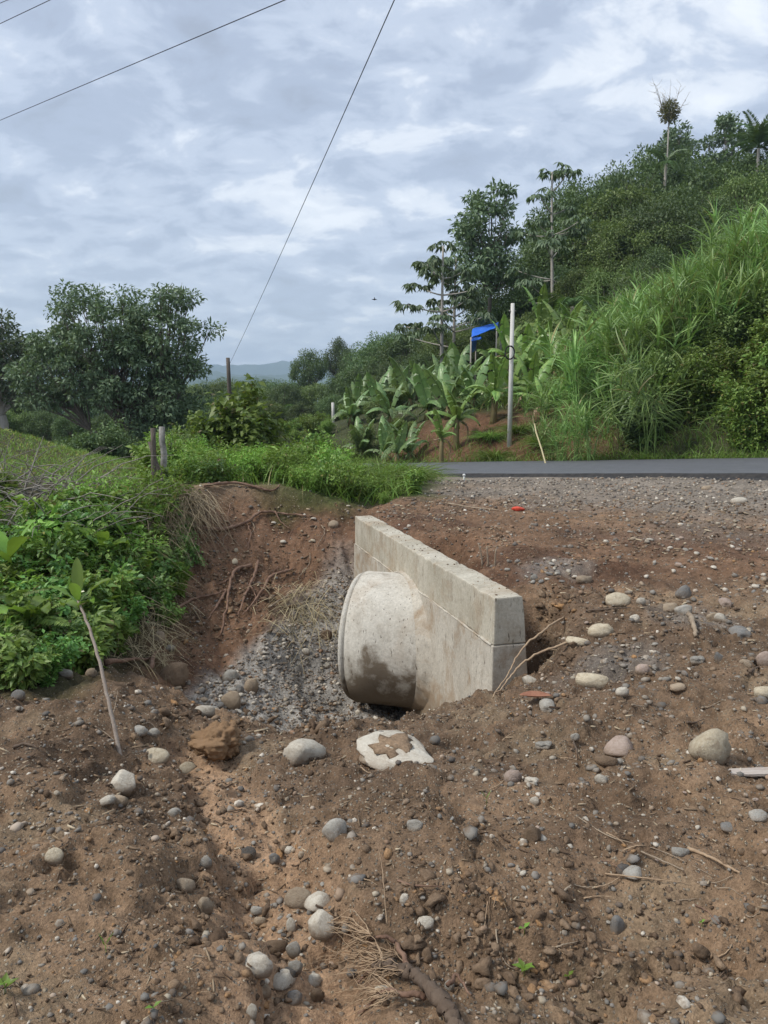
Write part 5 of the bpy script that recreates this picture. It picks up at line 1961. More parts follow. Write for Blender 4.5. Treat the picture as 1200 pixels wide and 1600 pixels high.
def banana(px, d, row_top, label, group=None, nl=8, s_=1.0, mat='leaf_banana', th=None, dead=1, zoff=0):
    g = ground_of(px, d, row_top + 40)
    th = max(.5, top_z(row_top, d) - g[2] - 1.5 * s_) if th is None else th
    t = thing('banana_plant', label, 'banana plant', g, random.uniform(0, 6.28), group)
    k_ = link('trunk', BTR, t)
    k_.scale = (s_, s_, th)
    for k in range(nl):
        up = k < 3
        f = link('leaf', BL[mat][0 if up else random.choice((1, 2, 3))], t, (0, 0, th * (1 if up else random.uniform(.86, 1))))
        f.rotation_euler = (random.uniform(-.3, .3), random.uniform(-.75, -.35) if up else random.uniform(-.35, .3), k * 2.4 + random.uniform(-.3, .3))
        q = s_ * random.uniform(.8, 1.1) * (1.05 if up else .95)
        f.scale = (q, q * random.uniform(.8, 1.1), q)
    for k in range(dead):
        f = link('dead_leaf', BLD, t, (0, 0, th * .9))
        f.rotation_euler = (0, .6, random.uniform(0, 6.28))
        f.scale = (s_, s_, s_)


banana(714, 27.5, 600, 'banana plant with two brown stems on the edge of the red soil cut', s_=.82)
banana(772, 28.5, 560, 'bright banana plant just left of the concrete pole', s_=.9)
banana(792, 37, 500, 'banana plant with upright leaves right of the blue tarpaulin', s_=1.05)
banana(825, 33, 515, 'banana plant with an upright round-tipped leaf right of the pole', s_=1.05)
banana(885, 35, 462, 'tall banana plant high on the slope below the forest', s_=1.2)
banana(850, 27, 590, 'low banana plant with one broad light leaf right of the pole', s_=.75, nl=6)
banana(690, 25.5, 640, 'small banana plant at the left of the red soil cut', s_=.6, nl=6)
banana(846, 40, 455, 'banana plant with two tall leaves against the dark forest', s_=1.2)
BG = ('greyish green banana plant in the grove left of the pole', 'banana grove')
for (px, d, row, s_) in ((560, 42, 628, .9), (590, 38, 620, .95), (620, 44, 600, 1), (640, 36, 612, .95), (660, 40, 590, 1.05), (668, 32, 622, .9), (610, 33, 645, .85), (580, 48, 618, .95), (640, 28, 655, .7), (692, 36, 572, 1.05), (715, 40, 562, 1.05), (722, 34, 585, .9), (548, 36, 650, .8), (650, 48, 585, 1), (700, 31, 600, .9), (740, 31, 598, .9), (680, 44, 575, 1), (600, 28, 668, .7), (565, 30, 672, .7), (620, 26, 672, .6)):
    banana(px, d, row, BG[0], BG[1], 7, s_ * 1.2, 'leaf_banana_far', dead=0)
BG2 = ('banana plant in the grove on the slope right of the pole', 'banana plants right of the pole')
for (px, d, row, s_) in ((805, 38, 525, 1.05), (780, 42, 520, 1), (850, 36, 525, 1), (865, 32, 545, .95), (800, 31, 570, .9), (830, 29, 590, .8), (905, 38, 480, 1.1), (870, 44, 468, 1.1)):
    banana(px, d, row, BG2[0], BG2[1], 8, s_ * 1.2, 'leaf_banana', dead=1)


# --- wild cane: stems with fans of long arching blades
def cane_mesh(seed, H=2.9, stems=11, spread=.9, nb=15, L=1.15):
    global rng
    keep_, rng = rng, np.random.default_rng(seed)
    mb = MB()
    for k in range(stems):
        a = rng.uniform(0, 6.28)
        b0 = np.array((math.cos(a), math.sin(a), 0)) * rng.uniform(0, spread * .5)
        h = H * rng.uniform(.55, .95)
        tp = b0 * 2.2 + np.array((rng.normal(0, .25), rng.normal(0, .25), h))
        pth = bez(b0 - (0, 0, .3), b0 + (0, 0, h * .6), tp, 6)
        V, F = tube(pth, np.linspace(.022, .012, 6), 5)
        mb.add(V, F)
        az = rng.uniform(0, math.pi)
        f = np.linspace(.0, 1, nb)
        fan = np.linspace(-1.25, 1.25, nb) + rng.normal(0, .12, nb)
        sd_ = np.array((math.cos(az), math.sin(az), 0))
        A = np.sin(fan)[:, None] * sd_ + np.cos(fan)[:, None] * np.array((0, 0, 1.0)) + rng.normal(0, .18, (nb, 3))
        P = tp - np.array((0, 0, 1.0)) * (rng.uniform(0, 1, nb)[:, None] * h * .35)
        V, F = blades(P, A, L * rng.uniform(.65, 1.1, nb), rng.uniform(.045, .07, nb), rng.uniform(.12, .6, nb), 4)
        mb.add(V, F)
        nb2 = 8
        A = rand_dir(nb2, .1)
        P = b0 + (tp - b0) * rng.uniform(.15, .6, (nb2, 1))
        V, F = blades(P, A, L * .75, .032, rng.uniform(.6, 1.1, nb2), 4)
        mb.add(V, F)
    rng = keep_
    return mb.mesh('wild_cane', ['leaf_cane'])


CANE = [cane_mesh(s_) for s_ in (1, 2, 3, 4)]


def put(me, name, px, d, s_, label, cat, group=None, zs=None, rz=None, dz=0.0):
    g = ground_of(px, d)
    ob = link(name, me, None, g + (0, 0, dz))
    ob.rotation_euler = (random.uniform(-.08, .08), random.uniform(-.08, .08), random.uniform(0, 6.28) if rz is None else rz)
    ob.scale = (s_, s_, s_ * random.uniform(.85, 1.15) if zs is None else zs)
    return tag(ob, label, cat, group)


CG = ('clump of tall wild cane with fan leaves on the slope above the road', 'wild cane on the slope')
cane_pos = []
for d in np.arange(21, 41, 1.3):
    pxs = np.arange(870 + max(0, (d - 30)) * 8, 1300, 27 if d < 26 else 22)
    for px in pxs:
        if d < 23.5 and px > 1040:
            continue
        q = px + random.uniform(-12, 12)
        u_, s_ = road_uv(ground_of(q, d)[0], d)
        if u_ < ROAD_W + 1.2:
            continue
        if d > 36 and px < 980:
            continue
        gq = ground_of(q, d)
        # the cane stops along a slanting upper edge; trees stand above it
        vz = gq[2] + 2.4 - CAM_Z
        row_ = 800 - F_PX * (vz * CP + d * SP) / (d * CP - vz * SP)
        if row_ < np.interp(q, (860, 900, 960, 1010, 1080, 1140, 1200), (595, 545, 478, 432, 388, 362, 348)):
            continue
        cane_pos.append((q, d + random.uniform(-.5, .5)))
for (px, d) in cane_pos:
    put(random.choice(CANE), 'wild_cane', px, d, random.uniform(.75, 1.05), CG[0], 'cane', CG[1])
ob = put(CANE[0], 'wild_cane', 1055, 21.2, .8, 'leaning cane clump bent down to the left over the shrubs', 'cane', rz=.4)
ob.rotation_euler = (0, R(-58), .1)
ob.location.z += 1.3


# --- leafy shrubs and herbs
def shrub_mesh(name, seed, H, rx, n, ll, lw, mat, stems=9, flat=1.0, droop=.3, up=.3, stem_r=.008, stem_mat='twig_dark', fill=.6):
    r_ = np.random.default_rng(seed)
    mb = MB()
    tips = []
    for k in range(stems):
        a = k * 2.4 + r_.uniform(-.3, .3)
        rr = rx * r_.uniform(.15, .95)
        e = np.array((math.cos(a) * rr, math.sin(a) * rr, H * r_.uniform(.55, 1.0) * (1 - .35 * rr / rx)))
        pth = bez((e[0] * .12, e[1] * .12, -.15 * H), (e[0] * .5, e[1] * .5, H * .6), e, 7)
        V, F = tube(pth, np.linspace(stem_r, stem_r * .35, 7), 4, False)
        mb.add(V, F, 1)
        tips.append(pth)
    T_ = np.concatenate(tips)
    T_ = T_[T_[:, 2] > H * .05]
    idx = r_.integers(0, len(T_), n)
    P = T_[idx] + r_.normal(0, 1, (n, 3)) * np.array((rx, rx, H * .6)) * .20 * fill
    P[:, 2] = np.maximum(P[:, 2], .02)
    out_ = unit(P * (1, 1, 0) + r_.normal(0, .05, (n, 3)))
    A = out_ + r_.normal(0, .6, (n, 3)) + np.array((0, 0, up - droop))
    N = np.array((0, 0, 1.0)) + out_ * .35 + r_.normal(0, .35, (n, 3))
    L = ll * r_.uniform(.55, 1.25, n)
    V, F = leaves(P, A, N, L, L * lw / ll * r_.uniform(.8, 1.2, n))
    mb.add(V, F, 0)
    return mb.mesh(name, [mat, stem_mat])


SHR = [shrub_mesh('leafy_shrub', s_, 2.2, 1.3, 4200, .15, .075, m_) for s_, m_ in ((1, 'leaf_shrub'), (2, 'leaf_shrub'), (3, 'leaf_forest_light'))]
SG = ('dense small-leaved shrub in the thicket above the road', 'shrubs above the road')
for d in np.arange(20.5, 27, 1.25):
    for px in np.arange(985 if d < 23 else 1040, 1330, 44):
        q = px + random.uniform(-15, 15)
        u_, s_ = road_uv(ground_of(q, d)[0], d)
        if u_ < ROAD_W + 1.0:
            continue
        gq = ground_of(q, d)
        vz = gq[2] + 2.0 - CAM_Z
        if 800 - F_PX * (vz * CP + d * SP) / (d * CP - vz * SP) < np.interp(q, (985, 1060, 1130, 1200), (560, 500, 470, 430)):
            continue
        put(random.choice(SHR), 'leafy_shrub', q, d + random.uniform(-.4, .4), random.uniform(.6, 1.0), SG[0], 'shrub', SG[1])
for (px, d) in ((862, 23.5), (880, 22.6), (845, 25.5), (905, 22.2), (872, 25.5), (840, 28), (925, 21.8)):
    put(random.choice(CANE), 'wild_cane', px, d, random.uniform(.45, .65), 'low young cane at the foot of the slope right of the pole', 'cane', 'young cane by the road')
UG = ('undergrowth shrub in the shade between the hillside trees', 'undergrowth on the hillside')
for d in (38, 43, 48, 54, 60):
    for px in np.arange(780 if d < 45 else 740, 1240, 46):
        if px < 830 and d < 45:
            continue
        put(SHR[2], 'leafy_shrub', px + random.uniform(-16, 16), d + random.uniform(-2, 2), random.uniform(1.0, 1.6), UG[0], 'shrub', UG[1])
VINE = shrub_mesh('vine_mound', 9, 2.0, 1.0, 4000, .12, .10, 'leaf_forest', droop=.8)
put(VINE, 'vine_mound', 1000, 22.6, .95, 'dark vine-covered mound between the cane and the shrubs', 'vine')
# herbs of the left bank and weeds
HERB = [shrub_mesh('leafy_herb', 21, .75, .5, 800, .13, .070, 'leaf_herb', 8, stem_r=.005), shrub_mesh('leafy_herb', 22, .6, .5, 900, .09, .055, 'leaf_herb', 9, stem_r=.004), shrub_mesh('leafy_herb', 23, .8, .45, 650, .16, .075, 'leaf_shrub', 7, stem_r=.005), shrub_mesh('leafy_herb', 24, .55, .55, 950, .075, .05, 'leaf_herb', 10, stem_r=.004)]
WEED = [shrub_mesh('weed', 31, .9, .55, 1300, .085, .034, 'leaf_bright', 10, stem_r=.005), shrub_mesh('weed', 32, .75, .6, 1500, .07, .03, 'leaf_bright', 10, stem_r=.004), shrub_mesh('weed', 33, .85, .55, 1100, .09, .05, 'leaf_shrub', 9, stem_r=.005)]


def put_hit(me, name, px, row, s_, label, cat, group=None, dmin=4.9, rot=None, dz=0.0, zs=1.0):
    p = hit(px, row, dmin)
    ob = link(name, me, None, p + (0, 0, dz))
    ob.rotation_euler = (random.uniform(-.2, .2), random.uniform(-.2, .2), random.uniform(0, 6.28)) if rot is None else rot
    ob.scale = (s_, s_, s_ * zs)
    return tag(ob, label, cat, group)


for row in range(800, 1085, 26):
    lim = np.interp(row, (790, 850, 900, 950, 1000, 1040, 1090), (262, 268, 255, 235, 205, 150, 40))
    px = -60
    while px < lim:
        q = px + random.uniform(-10, 10)
        p = hit(q, row + 12, 4.9)
        if not (q < 120 and row < 840):
            put_hit(random.choice(HERB + (WEED if row < 930 else HERB)), 'leafy_herb', q, row + 12, random.uniform(.5, .95) * np.interp(p[1], (5, 9), (.55, 1.0)), ('leafy green herb on the upper half of the overgrown left bank' if row < 940 else 'leafy green herb on the lower half of the overgrown left bank'), 'herb', ('herbs on the upper left bank' if row < 940 else 'herbs on the lower left bank'), rot=(random.uniform(.1, .4), random.uniform(-.2, .2), random.uniform(0, 6.28)))
        px += random.uniform(26, 44)
WG = ('bright green weed in the thicket behind the brown bank', 'weeds behind the bank')
for d, step in ((12.6, 22), (13.6, 24), (14.8, 24), (16.2, 26), (18, 28), (20, 30)):
    for px in np.arange(225, 655, step):
        q = px + random.uniform(-9, 9)
        if road_uv(ground_of(q, d)[0], d)[0] > -.8:
            continue
        if q < 250 and d < 13:
            continue
        s_ = random.uniform(.5, .95) * (.6 if q > 540 else 1)
        put(random.choice(WEED if random.random() < .8 else HERB), 'weed', q, d + random.uniform(-.4, .4), s_, WG[0], 'weed', WG[1])
MG = ('bushy green shrub in the hollow between bank and valley', 'shrubs in the hollow')
for d, step in ((22, 36), (26, 34), (30, 34), (36, 32), (42, 30)):
    for px in np.arange(262, 640, step):
        q = px + random.uniform(-10, 10)
        u_ = road_uv(ground_of(q, d)[0], d)[0]
        if -1.5 < u_ < ROAD_W + 1:
            continue
        put(random.choice(SHR), 'leafy_shrub', q, d + random.uniform(-1, 1), random.uniform(.35, .7), MG[0], 'shrub', MG[1])
TS = shrub_mesh('vine_shrub', 41, 3.2, 1.25, 2600, .24, .17, 'leaf_shrub', 11, droop=.6)
put(TS, 'vine_shrub', 382, 21, .98, 'tall vine-draped shrub in front of the wooden pole', 'shrub', zs=.92)
put(TS, 'vine_shrub', 300, 24, .6, 'smaller vine-draped shrub beside the big broad tree', 'shrub')
put(TS, 'vine_shrub', 490, 17.5, .42, 'broad-leaved bush among the weeds left of the road', 'shrub')
KB = shrub_mesh('knoll_bush', 43, 2.2, 1.9, 6500, .17, .08, 'leaf_forest', 14)
put(KB, 'knoll_bush', 152, 31, 1.0, 'dark rounded bush on the pasture beneath the big tree', 'bush')
put(KB, 'knoll_bush', 205, 33, .8, 'dark bush at the foot of the big broad tree', 'bush')


# --- grasses (uncountable)
def grass(name, x, y, L, W, mat, label, bend=(.2, .8), nseg=3, dz=0, per=1, cat='grass', lean=None):
    n = len(x)
    A = np.stack((rng.normal(0, .35, n), rng.normal(0, .35, n), np.ones(n)), 1)
    if lean is not None:
        A = A + lean
    P = np.stack((x, y, height(x, y) - .02 + dz), 1)
    V, F = blades(P, A, L, W, rng.uniform(bend[0], bend[1], n), nseg)
    return tag(link(name, MB().add(V, F).mesh(name, [mat])), label, cat, kind='stuff')


n = 30000
x = rng.uniform(-32, -3, n)
y = rng.uniform(14, 44, n)
k = np.exp(-(((x + 15) / 9.0) ** 2 + ((y - 27) / 12.0) ** 2)) > .05
grass('pasture_grass', x[k], y[k], rng.uniform(.06, .2, k.sum()), rng.uniform(.02, .05, k.sum()), 'leaf_pasture', 'short pasture grass on the knoll at the left')
n = 16000
x = rng.uniform(-12, 2, n)
y = rng.uniform(11.9, 24, n)
u_, s_ = road_uv(x, y)
k = (u_ < -1.2) & (x < .035 * y) & (y > 12.2 - np.clip(x + 3, -9, 0) * .05)
grass('bank_grass', x[k], y[k], rng.uniform(.3, .8, k.sum()) * (.35 + .65 * sstep(-4.6, -3.2, x[k] + (y[k] - 12) * .12)), rng.uniform(.014, .03, k.sum()), 'leaf_grass', 'long green grass growing behind the bank')
# tussocks hanging over the dirt by the road end
c0 = [(ground_of(px, d), r_) for px, d, r_ in ((560, 13.2, .6), (600, 13.6, .5), (630, 14.2, .45), (520, 13.0, .6), (645, 15, .5), (585, 14.6, .7), (620, 15.5, .6))]
xx = np.concatenate([rng.normal(c[0], r_ * .45, 380) for c, r_ in c0])
yy = np.concatenate([rng.normal(c[1], r_ * .45, 380) for c, r_ in c0])
grass('verge_tussock', xx, yy, rng.uniform(.45, 1.0, len(xx)), rng.uniform(.012, .022, len(xx)), 'leaf_grass', 'arching grass tussocks where the dirt meets the road', (.6, 1.2), 5)
# verge beyond the road and the grass of the slope
n = 15000
sv_ = rng.uniform(-16, 26, n)
uv_ = ROAD_W + .35 + rng.exponential(.8, n)
x = ROAD_A[0] + ROAD_S[0] * sv_ + ROAD_N[0] * uv_
y = ROAD_A[1] + ROAD_S[1] * sv_ + ROAD_N[1] * uv_
red = (sv_ > 7) & (sv_ < 16) & (rng.uniform(0, 1, n) < .45 + .5 * (fbm(x * .9, y * .9, 5) - .5))
k = ~red
grass('roadside_grass', x[k], y[k], rng.uniform(.2, .65, k.sum()), rng.uniform(.015, .032, k.sum()), 'leaf_grass', 'green grass along the far side of the road')
n = 14000
sv_ = rng.uniform(-16, 16, n)
uv_ = ROAD_W + rng.uniform(1.2, 9, n)
x = ROAD_A[0] + ROAD_S[0] * sv_ + ROAD_N[0] * uv_
y = ROAD_A[1] + ROAD_S[1] * sv_ + ROAD_N[1] * uv_
k = ~((sv_ > 7.5) & (sv_ < 16) & (uv_ < ROAD_W + 4.5))
grass('slope_grass', x[k], y[k], rng.uniform(.6, 1.5, k.sum()), rng.uniform(.025, .045, k.sum()), 'leaf_cane', 'long coarse grass under the cane on the slope', (.4, 1.0), 4)
# rounded tufts on the soil cut
tg = []
for (px, d, lab) in ((775, 25.6, 'rounded grass tuft left of the concrete pole, lower'), (768, 27.0, 'rounded grass tuft left of the concrete pole, upper'), (812, 26.6, 'rounded grass tuft just right of the concrete pole'), (850, 25.0, 'grass tuft beside the leaning bamboo stick')):
    n = 420
    a = rng.uniform(0, 6.28, n)
    A = np.stack((np.cos(a), np.sin(a), rng.uniform(.5, 2.2, n)), 1)
    P = np.stack((np.cos(a), np.sin(a), np.zeros(n)), 1) * rng.uniform(0, .2, (n, 1))
    V, F = blades(P, A, rng.uniform(.6, 1.0, n), .022, rng.uniform(.5, 1.0, n), 4)
    ob = link('grass_tuft', MB().add(V, F).mesh('grass_tuft', ['leaf_grass']), None, ground_of(px, d))
    tag(ob, lab, 'grass tuft')
# straw hanging over the shoulder of the bank
P, A = [], []
for k in range(1500):
    px = random.uniform(170, 315)
    row = np.interp(px, (170, 230, 300, 318), (835, 790, 770, 775)) + abs(random.gauss(0, 30))
    P.append((px, row))
pp = np.array([hit(a, b_, 6) for a, b_ in random.sample(P, 700)])
pp = np.repeat(pp, 3, 0) + rng.normal(0, .12, (2100, 3)) * (1, 1, .3)
A = np.stack((rng.normal(-.1, .5, 2100), rng.normal(-.75, .4, 2100), rng.normal(.15, .3, 2100)), 1)
V, F = blades(pp + (0, 0, .05), A, rng.uniform(.25, .75, 2100), rng.uniform(.006, .014, 2100), rng.uniform(.5, 1.3, 2100), 4)
tag(link('dead_grass', MB().add(V, F).mesh('dead_grass', ['leaf_straw'])), 'dry straw hanging over the shoulder of the bank', 'dead grass', kind='stuff')
# straw and roots on the left foot and middle of the bank
pp = np.array([hit(a, b_, 5.2) for a, b_ in [(random.gauss(225, 28), random.uniform(900, 1040)) for _ in range(260)] + [(random.gauss(470, 26), random.gauss(950, 25)) for _ in range(150)]])
pp = np.repeat(pp, 3, 0) + rng.normal(0, .08, (len(pp) * 3, 3))
m_ = len(pp)
A = np.stack((rng.normal(0, .6, m_), rng.normal(-.5, .4, m_), rng.normal(0, .4, m_)), 1)
V, F = blades(pp + (0, 0, .03), A, rng.uniform(.15, .5, m_), rng.uniform(.004, .011, m_), rng.uniform(.4, 1.2, m_), 4)
tag(link('dry_roots', MB().add(V, F).mesh('dry_roots', ['leaf_straw'])), 'tangle of dry rootlets and straw on the bank face', 'dead grass', kind='stuff')
BIGL = [shrub_mesh('broad_herb', 61, 1.0, .5, 170, .20, .11, 'leaf_herb', 7, stem_r=.006), shrub_mesh('broad_herb', 62, 1.15, .45, 190, .22, .10, 'leaf_bright', 6, stem_r=.006, droop=.6)]
for (px, row, s_) in ((20, 905, .8), (75, 880, .9), (120, 860, .9), (150, 900, .8), (205, 870, .8), (235, 850, .7), (95, 940, .7), (40, 970, .7), (175, 960, .65), (130, 1000, .5), (10, 1040, .5), (215, 925, .7), (60, 850, .9), (180, 835, .9)):
    put_hit(random.choice(BIGL), 'broad_herb', px, row, s_ * .7, 'taller broad-leaved herb rising out of the left bank', 'herb', 'broad-leaved herbs on the left bank', 5)
# leaves curtain at the right edge of the overgrown face
for k in range(16):
    row = 800 + k * 11
    put_hit(HERB[(k % 2) + 1], 'leafy_herb', np.interp(row, (800, 850, 900, 980), (275, 288, 278, 250)) + random.uniform(-12, 6), row + 10, random.uniform(.4, .62), 'herb hanging at the right edge of the overgrown bank, next to bare soil', 'herb', 'herbs at the edge of the bare bank', 6, (random.uniform(.5, .9), random.uniform(0, .4), random.uniform(0, 6.28)))
# heap of dry brush
bp = MB()
for k in range(190):
    px, row = random.uniform(-60, 140), random.uniform(765, 880)
    p = hit(px, row, 6)
    a = random.uniform(0, 6.28)
    L = random.uniform(.5, 1.7)
    e = p + np.array((math.cos(a) * L, math.sin(a) * L * .6, random.uniform(-.1, .7) * L))
    m_ = (p + e) / 2 + np.array((0, 0, random.uniform(.1, .45)))
    sp = bez(p + (0, 0, random.uniform(0, .25)), m_, e, 8) + rng.normal(0, .012, (8, 3))
    V, F = tube(sp, np.linspace(.010, .003, 8) * random.uniform(.5, 1.3), 4, False)
    bp.add(V, F)
tag(link('brush_heap', bp.mesh('brush_heap', ['twig_grey'], True)), 'heap of dry grey brushwood at the left edge', 'brushwood', kind='stuff')
for k in range(16):
    put_hit(random.choice(HERB[1:]), 'leafy_herb', random.uniform(-40, 150), random.uniform(790, 850), random.uniform(.5, .8), 'herb growing up through the dry brushwood heap', 'herb', 'herbs in the brushwood', 6)
# bare twigs standing up on the skyline of the bank
for k, (px, row, dx, hh) in enumerate(((40, 745, .5, .7), (75, 740, .8, .55), (110, 735, .6, .6), (20, 760, -.3, .9), (60, 800, .9, .9), (5, 735, .2, .8))):
    p = hit(px, row + 20, 6)
    sp = bez(p, p + np.array((dx * .2, 0, hh * .8)), p + np.array((dx, .1, hh)), 9)
    V, F = tube(sp + rng.normal(0, .008, sp.shape), np.linspace(.010, .003, 9), 5)
    tag(link('twig', MB().add(V, F).mesh('twig', ['twig_grey'], True)), 'thin bare twig arching above the brushwood heap', 'twig', 'arching twigs over the brush')


# --- ferns, broad leaves, leaning sapling
def fern_frond(L=.7, nl=26, w=.12):
    t_ = np.linspace(0, 1, 12)
    rach = np.stack((t_ * L * .9, np.zeros(12), L * (.35 * t_ - .35 * t_ * t_)), 1)
    mb = MB()
    V, F = tube(rach, np.linspace(.004, .001, 12), 5)
    mb.add(V, F)
    tt_ = np.linspace(.15, .98, nl)
    for sgn in (-1, 1):
        P = np.stack([np.interp(tt_, t_, rach[:, k]) for k in range(3)], 1)
        A = np.stack((np.full(nl, .25), np.full(nl, sgn * 1.0), np.full(nl, -.15)), 1) + rng.normal(0, .05, (nl, 3))
        V, F = leaves(P, A, np.tile((0, 0, 1.0), (nl, 1)), w * np.sin(np.clip(tt_ * 1.1 + .12, 0, 1) * math.pi) ** .5 * (1.1 - .5 * tt_), np.full(nl, .028), .1)
        mb.add(V, F)
    return mb.mesh('frond', ['leaf_ginger']), mb.mesh('frond', ['leaf_shrub'])


FRL, FRD = fern_frond()


def fern(px, row, s_, me, angs, label, dmin=4.9, dz=.05, tilt=-.2):
    p = hit(px, row, dmin)
    t = thing('fern', label, 'fern', p + (0, 0, dz))
    for a in angs:
        f = link('frond', me, t)
        f.rotation_euler = (random.uniform(-.5, .5), tilt + random.uniform(-.3, .3), a)
        f.scale = (s_, s_, s_)


fern(150, 985, .62, FRL, (-.15, 2.2, -2.3), 'fern with one long bright frond pointing right, behind the sapling', dz=.25)
fern(60, 1010, .85, FRD, (-.5, .3, 2.9, -1.3, 3.8), 'dark arching fern at the left below the broad leaves', dz=.25)
fern(10, 985, .8, FRD, (-.6, .2, -1.5, 2.6), 'dark fern cut by the left edge', dz=.25)
fern(115, 1045, .5, FRL, (-1.2, .2, 3.6, 2.2), 'small pale fern low by the stones', dz=.1)


def blade_leaf(L, W, arch=.35, n_=12, seed=1):
    t_ = np.linspace(0, 1, n_)
    r_ = np.random.default_rng(seed)
    w = W * .5 * np.sin(np.clip(t_ * .97 + .04, 0, 1) * math.pi) ** .7
    c = np.stack((t_ * L * .5, np.zeros(n_), L * (t_ * .85 - arch * t_ * t_ * .5)), 1)
    wav = r_.normal(0, .006, n_)
    V = []
    for k in range(n_):
        V += [c[k] + (0, -w[k], w[k] * .35 + wav[k]), c[k] + (0, -w[k] * .5, w[k] * .12), c[k], c[k] + (0, w[k] * .5, w[k] * .12), c[k] + (0, w[k], w[k] * .35 - wav[k])]
    i = (np.arange(n_ - 1)[:, None] * 5 + np.arange(4)[None, :]).ravel()
    return mesh_np('leaf', np.array(V), [np.stack((i, i + 1, i + 6, i + 5), 1)], 'leaf_ginger', smooth=True)


GL = [blade_leaf(.55, .12, .3, seed=1), blade_leaf(.42, .11, .7, seed=2), blade_leaf(.3, .12, 1.1, seed=3)]


def ginger(px, row, label, leafspec, dmin=4.9, dz=.1, sh=.25, s_=1.0):
    p = hit(px, row, dmin)
    t = thing('broad_leaf_plant', label, 'plant', p)
    V, F = tube(bez((0, 0, -.05), (.02, 0, sh * .5), (0, 0, sh)), .008, 6)
    link('stem', MB().add(V, F).mesh('stem', ['leaf_ginger'], True), t)
    for (k, a, tl, q) in leafspec:
        f = link('leaf', GL[k], t, (0, 0, sh * random.uniform(.7, 1)))
        f.rotation_euler = (0, tl, a)
        f.scale = (q * s_,) * 3


ginger(212, 905, 'plant with one tall upright banana-like leaf in the left thicket', ((0, 3.5, -.1, 1.9),), 7, sh=.35)
ginger(165, 915, 'light green broad-leaved shoot left of the tall upright leaf', ((1, 2.8, .2, 1.6), (2, .3, .3, 1.8), (1, -1.2, .1, 1.3), (2, 1.8, .2, 1.6)), 6.5, sh=.5)
ginger(20, 930, 'light green broad-leaved plant at the left edge, upper', ((1, 2.6, .1, 1.5), (1, -.7, .2, 1.6), (2, -2, .2, 1.6), (0, .6, .0, 1.0)), 6, sh=.45)
ginger(45, 1010, 'light green broad-leaved plant at the left edge, lower', ((2, -.5, .2, 1.7), (2, -2.0, .3, 1.7), (1, 3, .2, 1.2), (2, 1, .2, 1.4)), 5.2, sh=.3)
# leaning sapling
b0 = hit(190, 1186)
top = at(122, 938, b0[1] + .45)
t = thing('leaning_sapling', 'thin bare sapling stuck in the soil, leaning left, with a few leaves on top', 'sapling', b0)
sp = spline(np.array((b0 - (0, 0, .06), b0 * .66 + top * .34 + (.015, 0, 0), b0 * .3 + top * .7 + (.02, 0, 0.02), top)) - b0, 8)
V, F = tube(sp + rng.normal(0, .0015, sp.shape), np.linspace(.0125, .0075, len(sp)), 8)
link('stem', MB().add(V, F).mesh('stem', ['sapling_bark'], True), t)
for (k, a, tl, q, dz_) in ((0, 1.9, -.2, .42, 0), (1, .3, .2, .62, -.02), (2, -.4, .2, .55, -.05), (1, 3.4, .2, .5, -.02), (2, 2.6, .5, .6, -.06), (0, -1.3, .3, .4, 0)):
    f = link('leaf', GL[k], t, (top - b0) + (0, 0, dz_))
    f.rotation_euler = (0, tl, a)
    f.scale = (q * 1.35,) * 3
for (dx, dz_) in ((.03, .05), (.035, -.02)):
    V, F = leaves(np.zeros((5, 3)), np.array([(math.cos(a), math.sin(a), .6) for a in np.linspace(0, 5, 5)]), np.tile((0, 0, 1.), (5, 1)), np.full(5, .026), np.full(5, .018))
    link('flower', MB().add(V, F).mesh('flower', ['petal']), t, (top - b0) + (dx, -.02, dz_))
# white standing twigs by the sapling foot
for k, (x0_, y0_, x1_, y1_, lab) in enumerate(((176, 1125, 184, 1085, 'short pale twig standing beside the sapling, right'), (150, 1140, 178, 1160, 'pale twig lying at the foot of the sapling'), (222, 1135, 250, 1150, 'pale twig in the hollow right of the sapling'))):
    stick('stick', ((x0_, y0_), ((x0_ + x1_) / 2, (y0_ + y1_) / 2), (x1_, y1_)), .004, 'twig', lab)

# ------------------------------------------------------------------ posts, poles, wires, shelter


def post(name, px, row_b, row_t, d, r_, mat, label, lean=0.0, dbot=None, cat='post', sides=8):
    a, b_ = at(px, row_b, d), at(px + lean, row_t, d)
    a = a - (b_ - a) * .25
    sp = np.linspace(a, b_, 7) + rng.normal(0, r_ * .12, (7, 3)) * (1, 1, 0)
    V, F = tube(sp - a, np.linspace(r_ * 1.1, r_ * .9, 7), sides)
    return tag(link(name, MB().add(V, F).mesh(name, [mat], True), None, a), label, cat)


post('fence_post', 241, 770, 669, 11.3, .042, 'post_wood', 'brown upright fence post on the shoulder of the bank', -2)
post('fence_post', 258, 768, 667, 12.2, .055, 'post_lichen', 'lichen-white fence post right of the brown one', -5)
post('fence_post', 259, 765, 690, 11.6, .032, 'post_wood', 'thin dark stake leaning left across the fence posts', -26)
post('fence_post', 267, 730, 690, 13.5, .035, 'post_wood', 'short dark post behind the lichen-white one', -1)

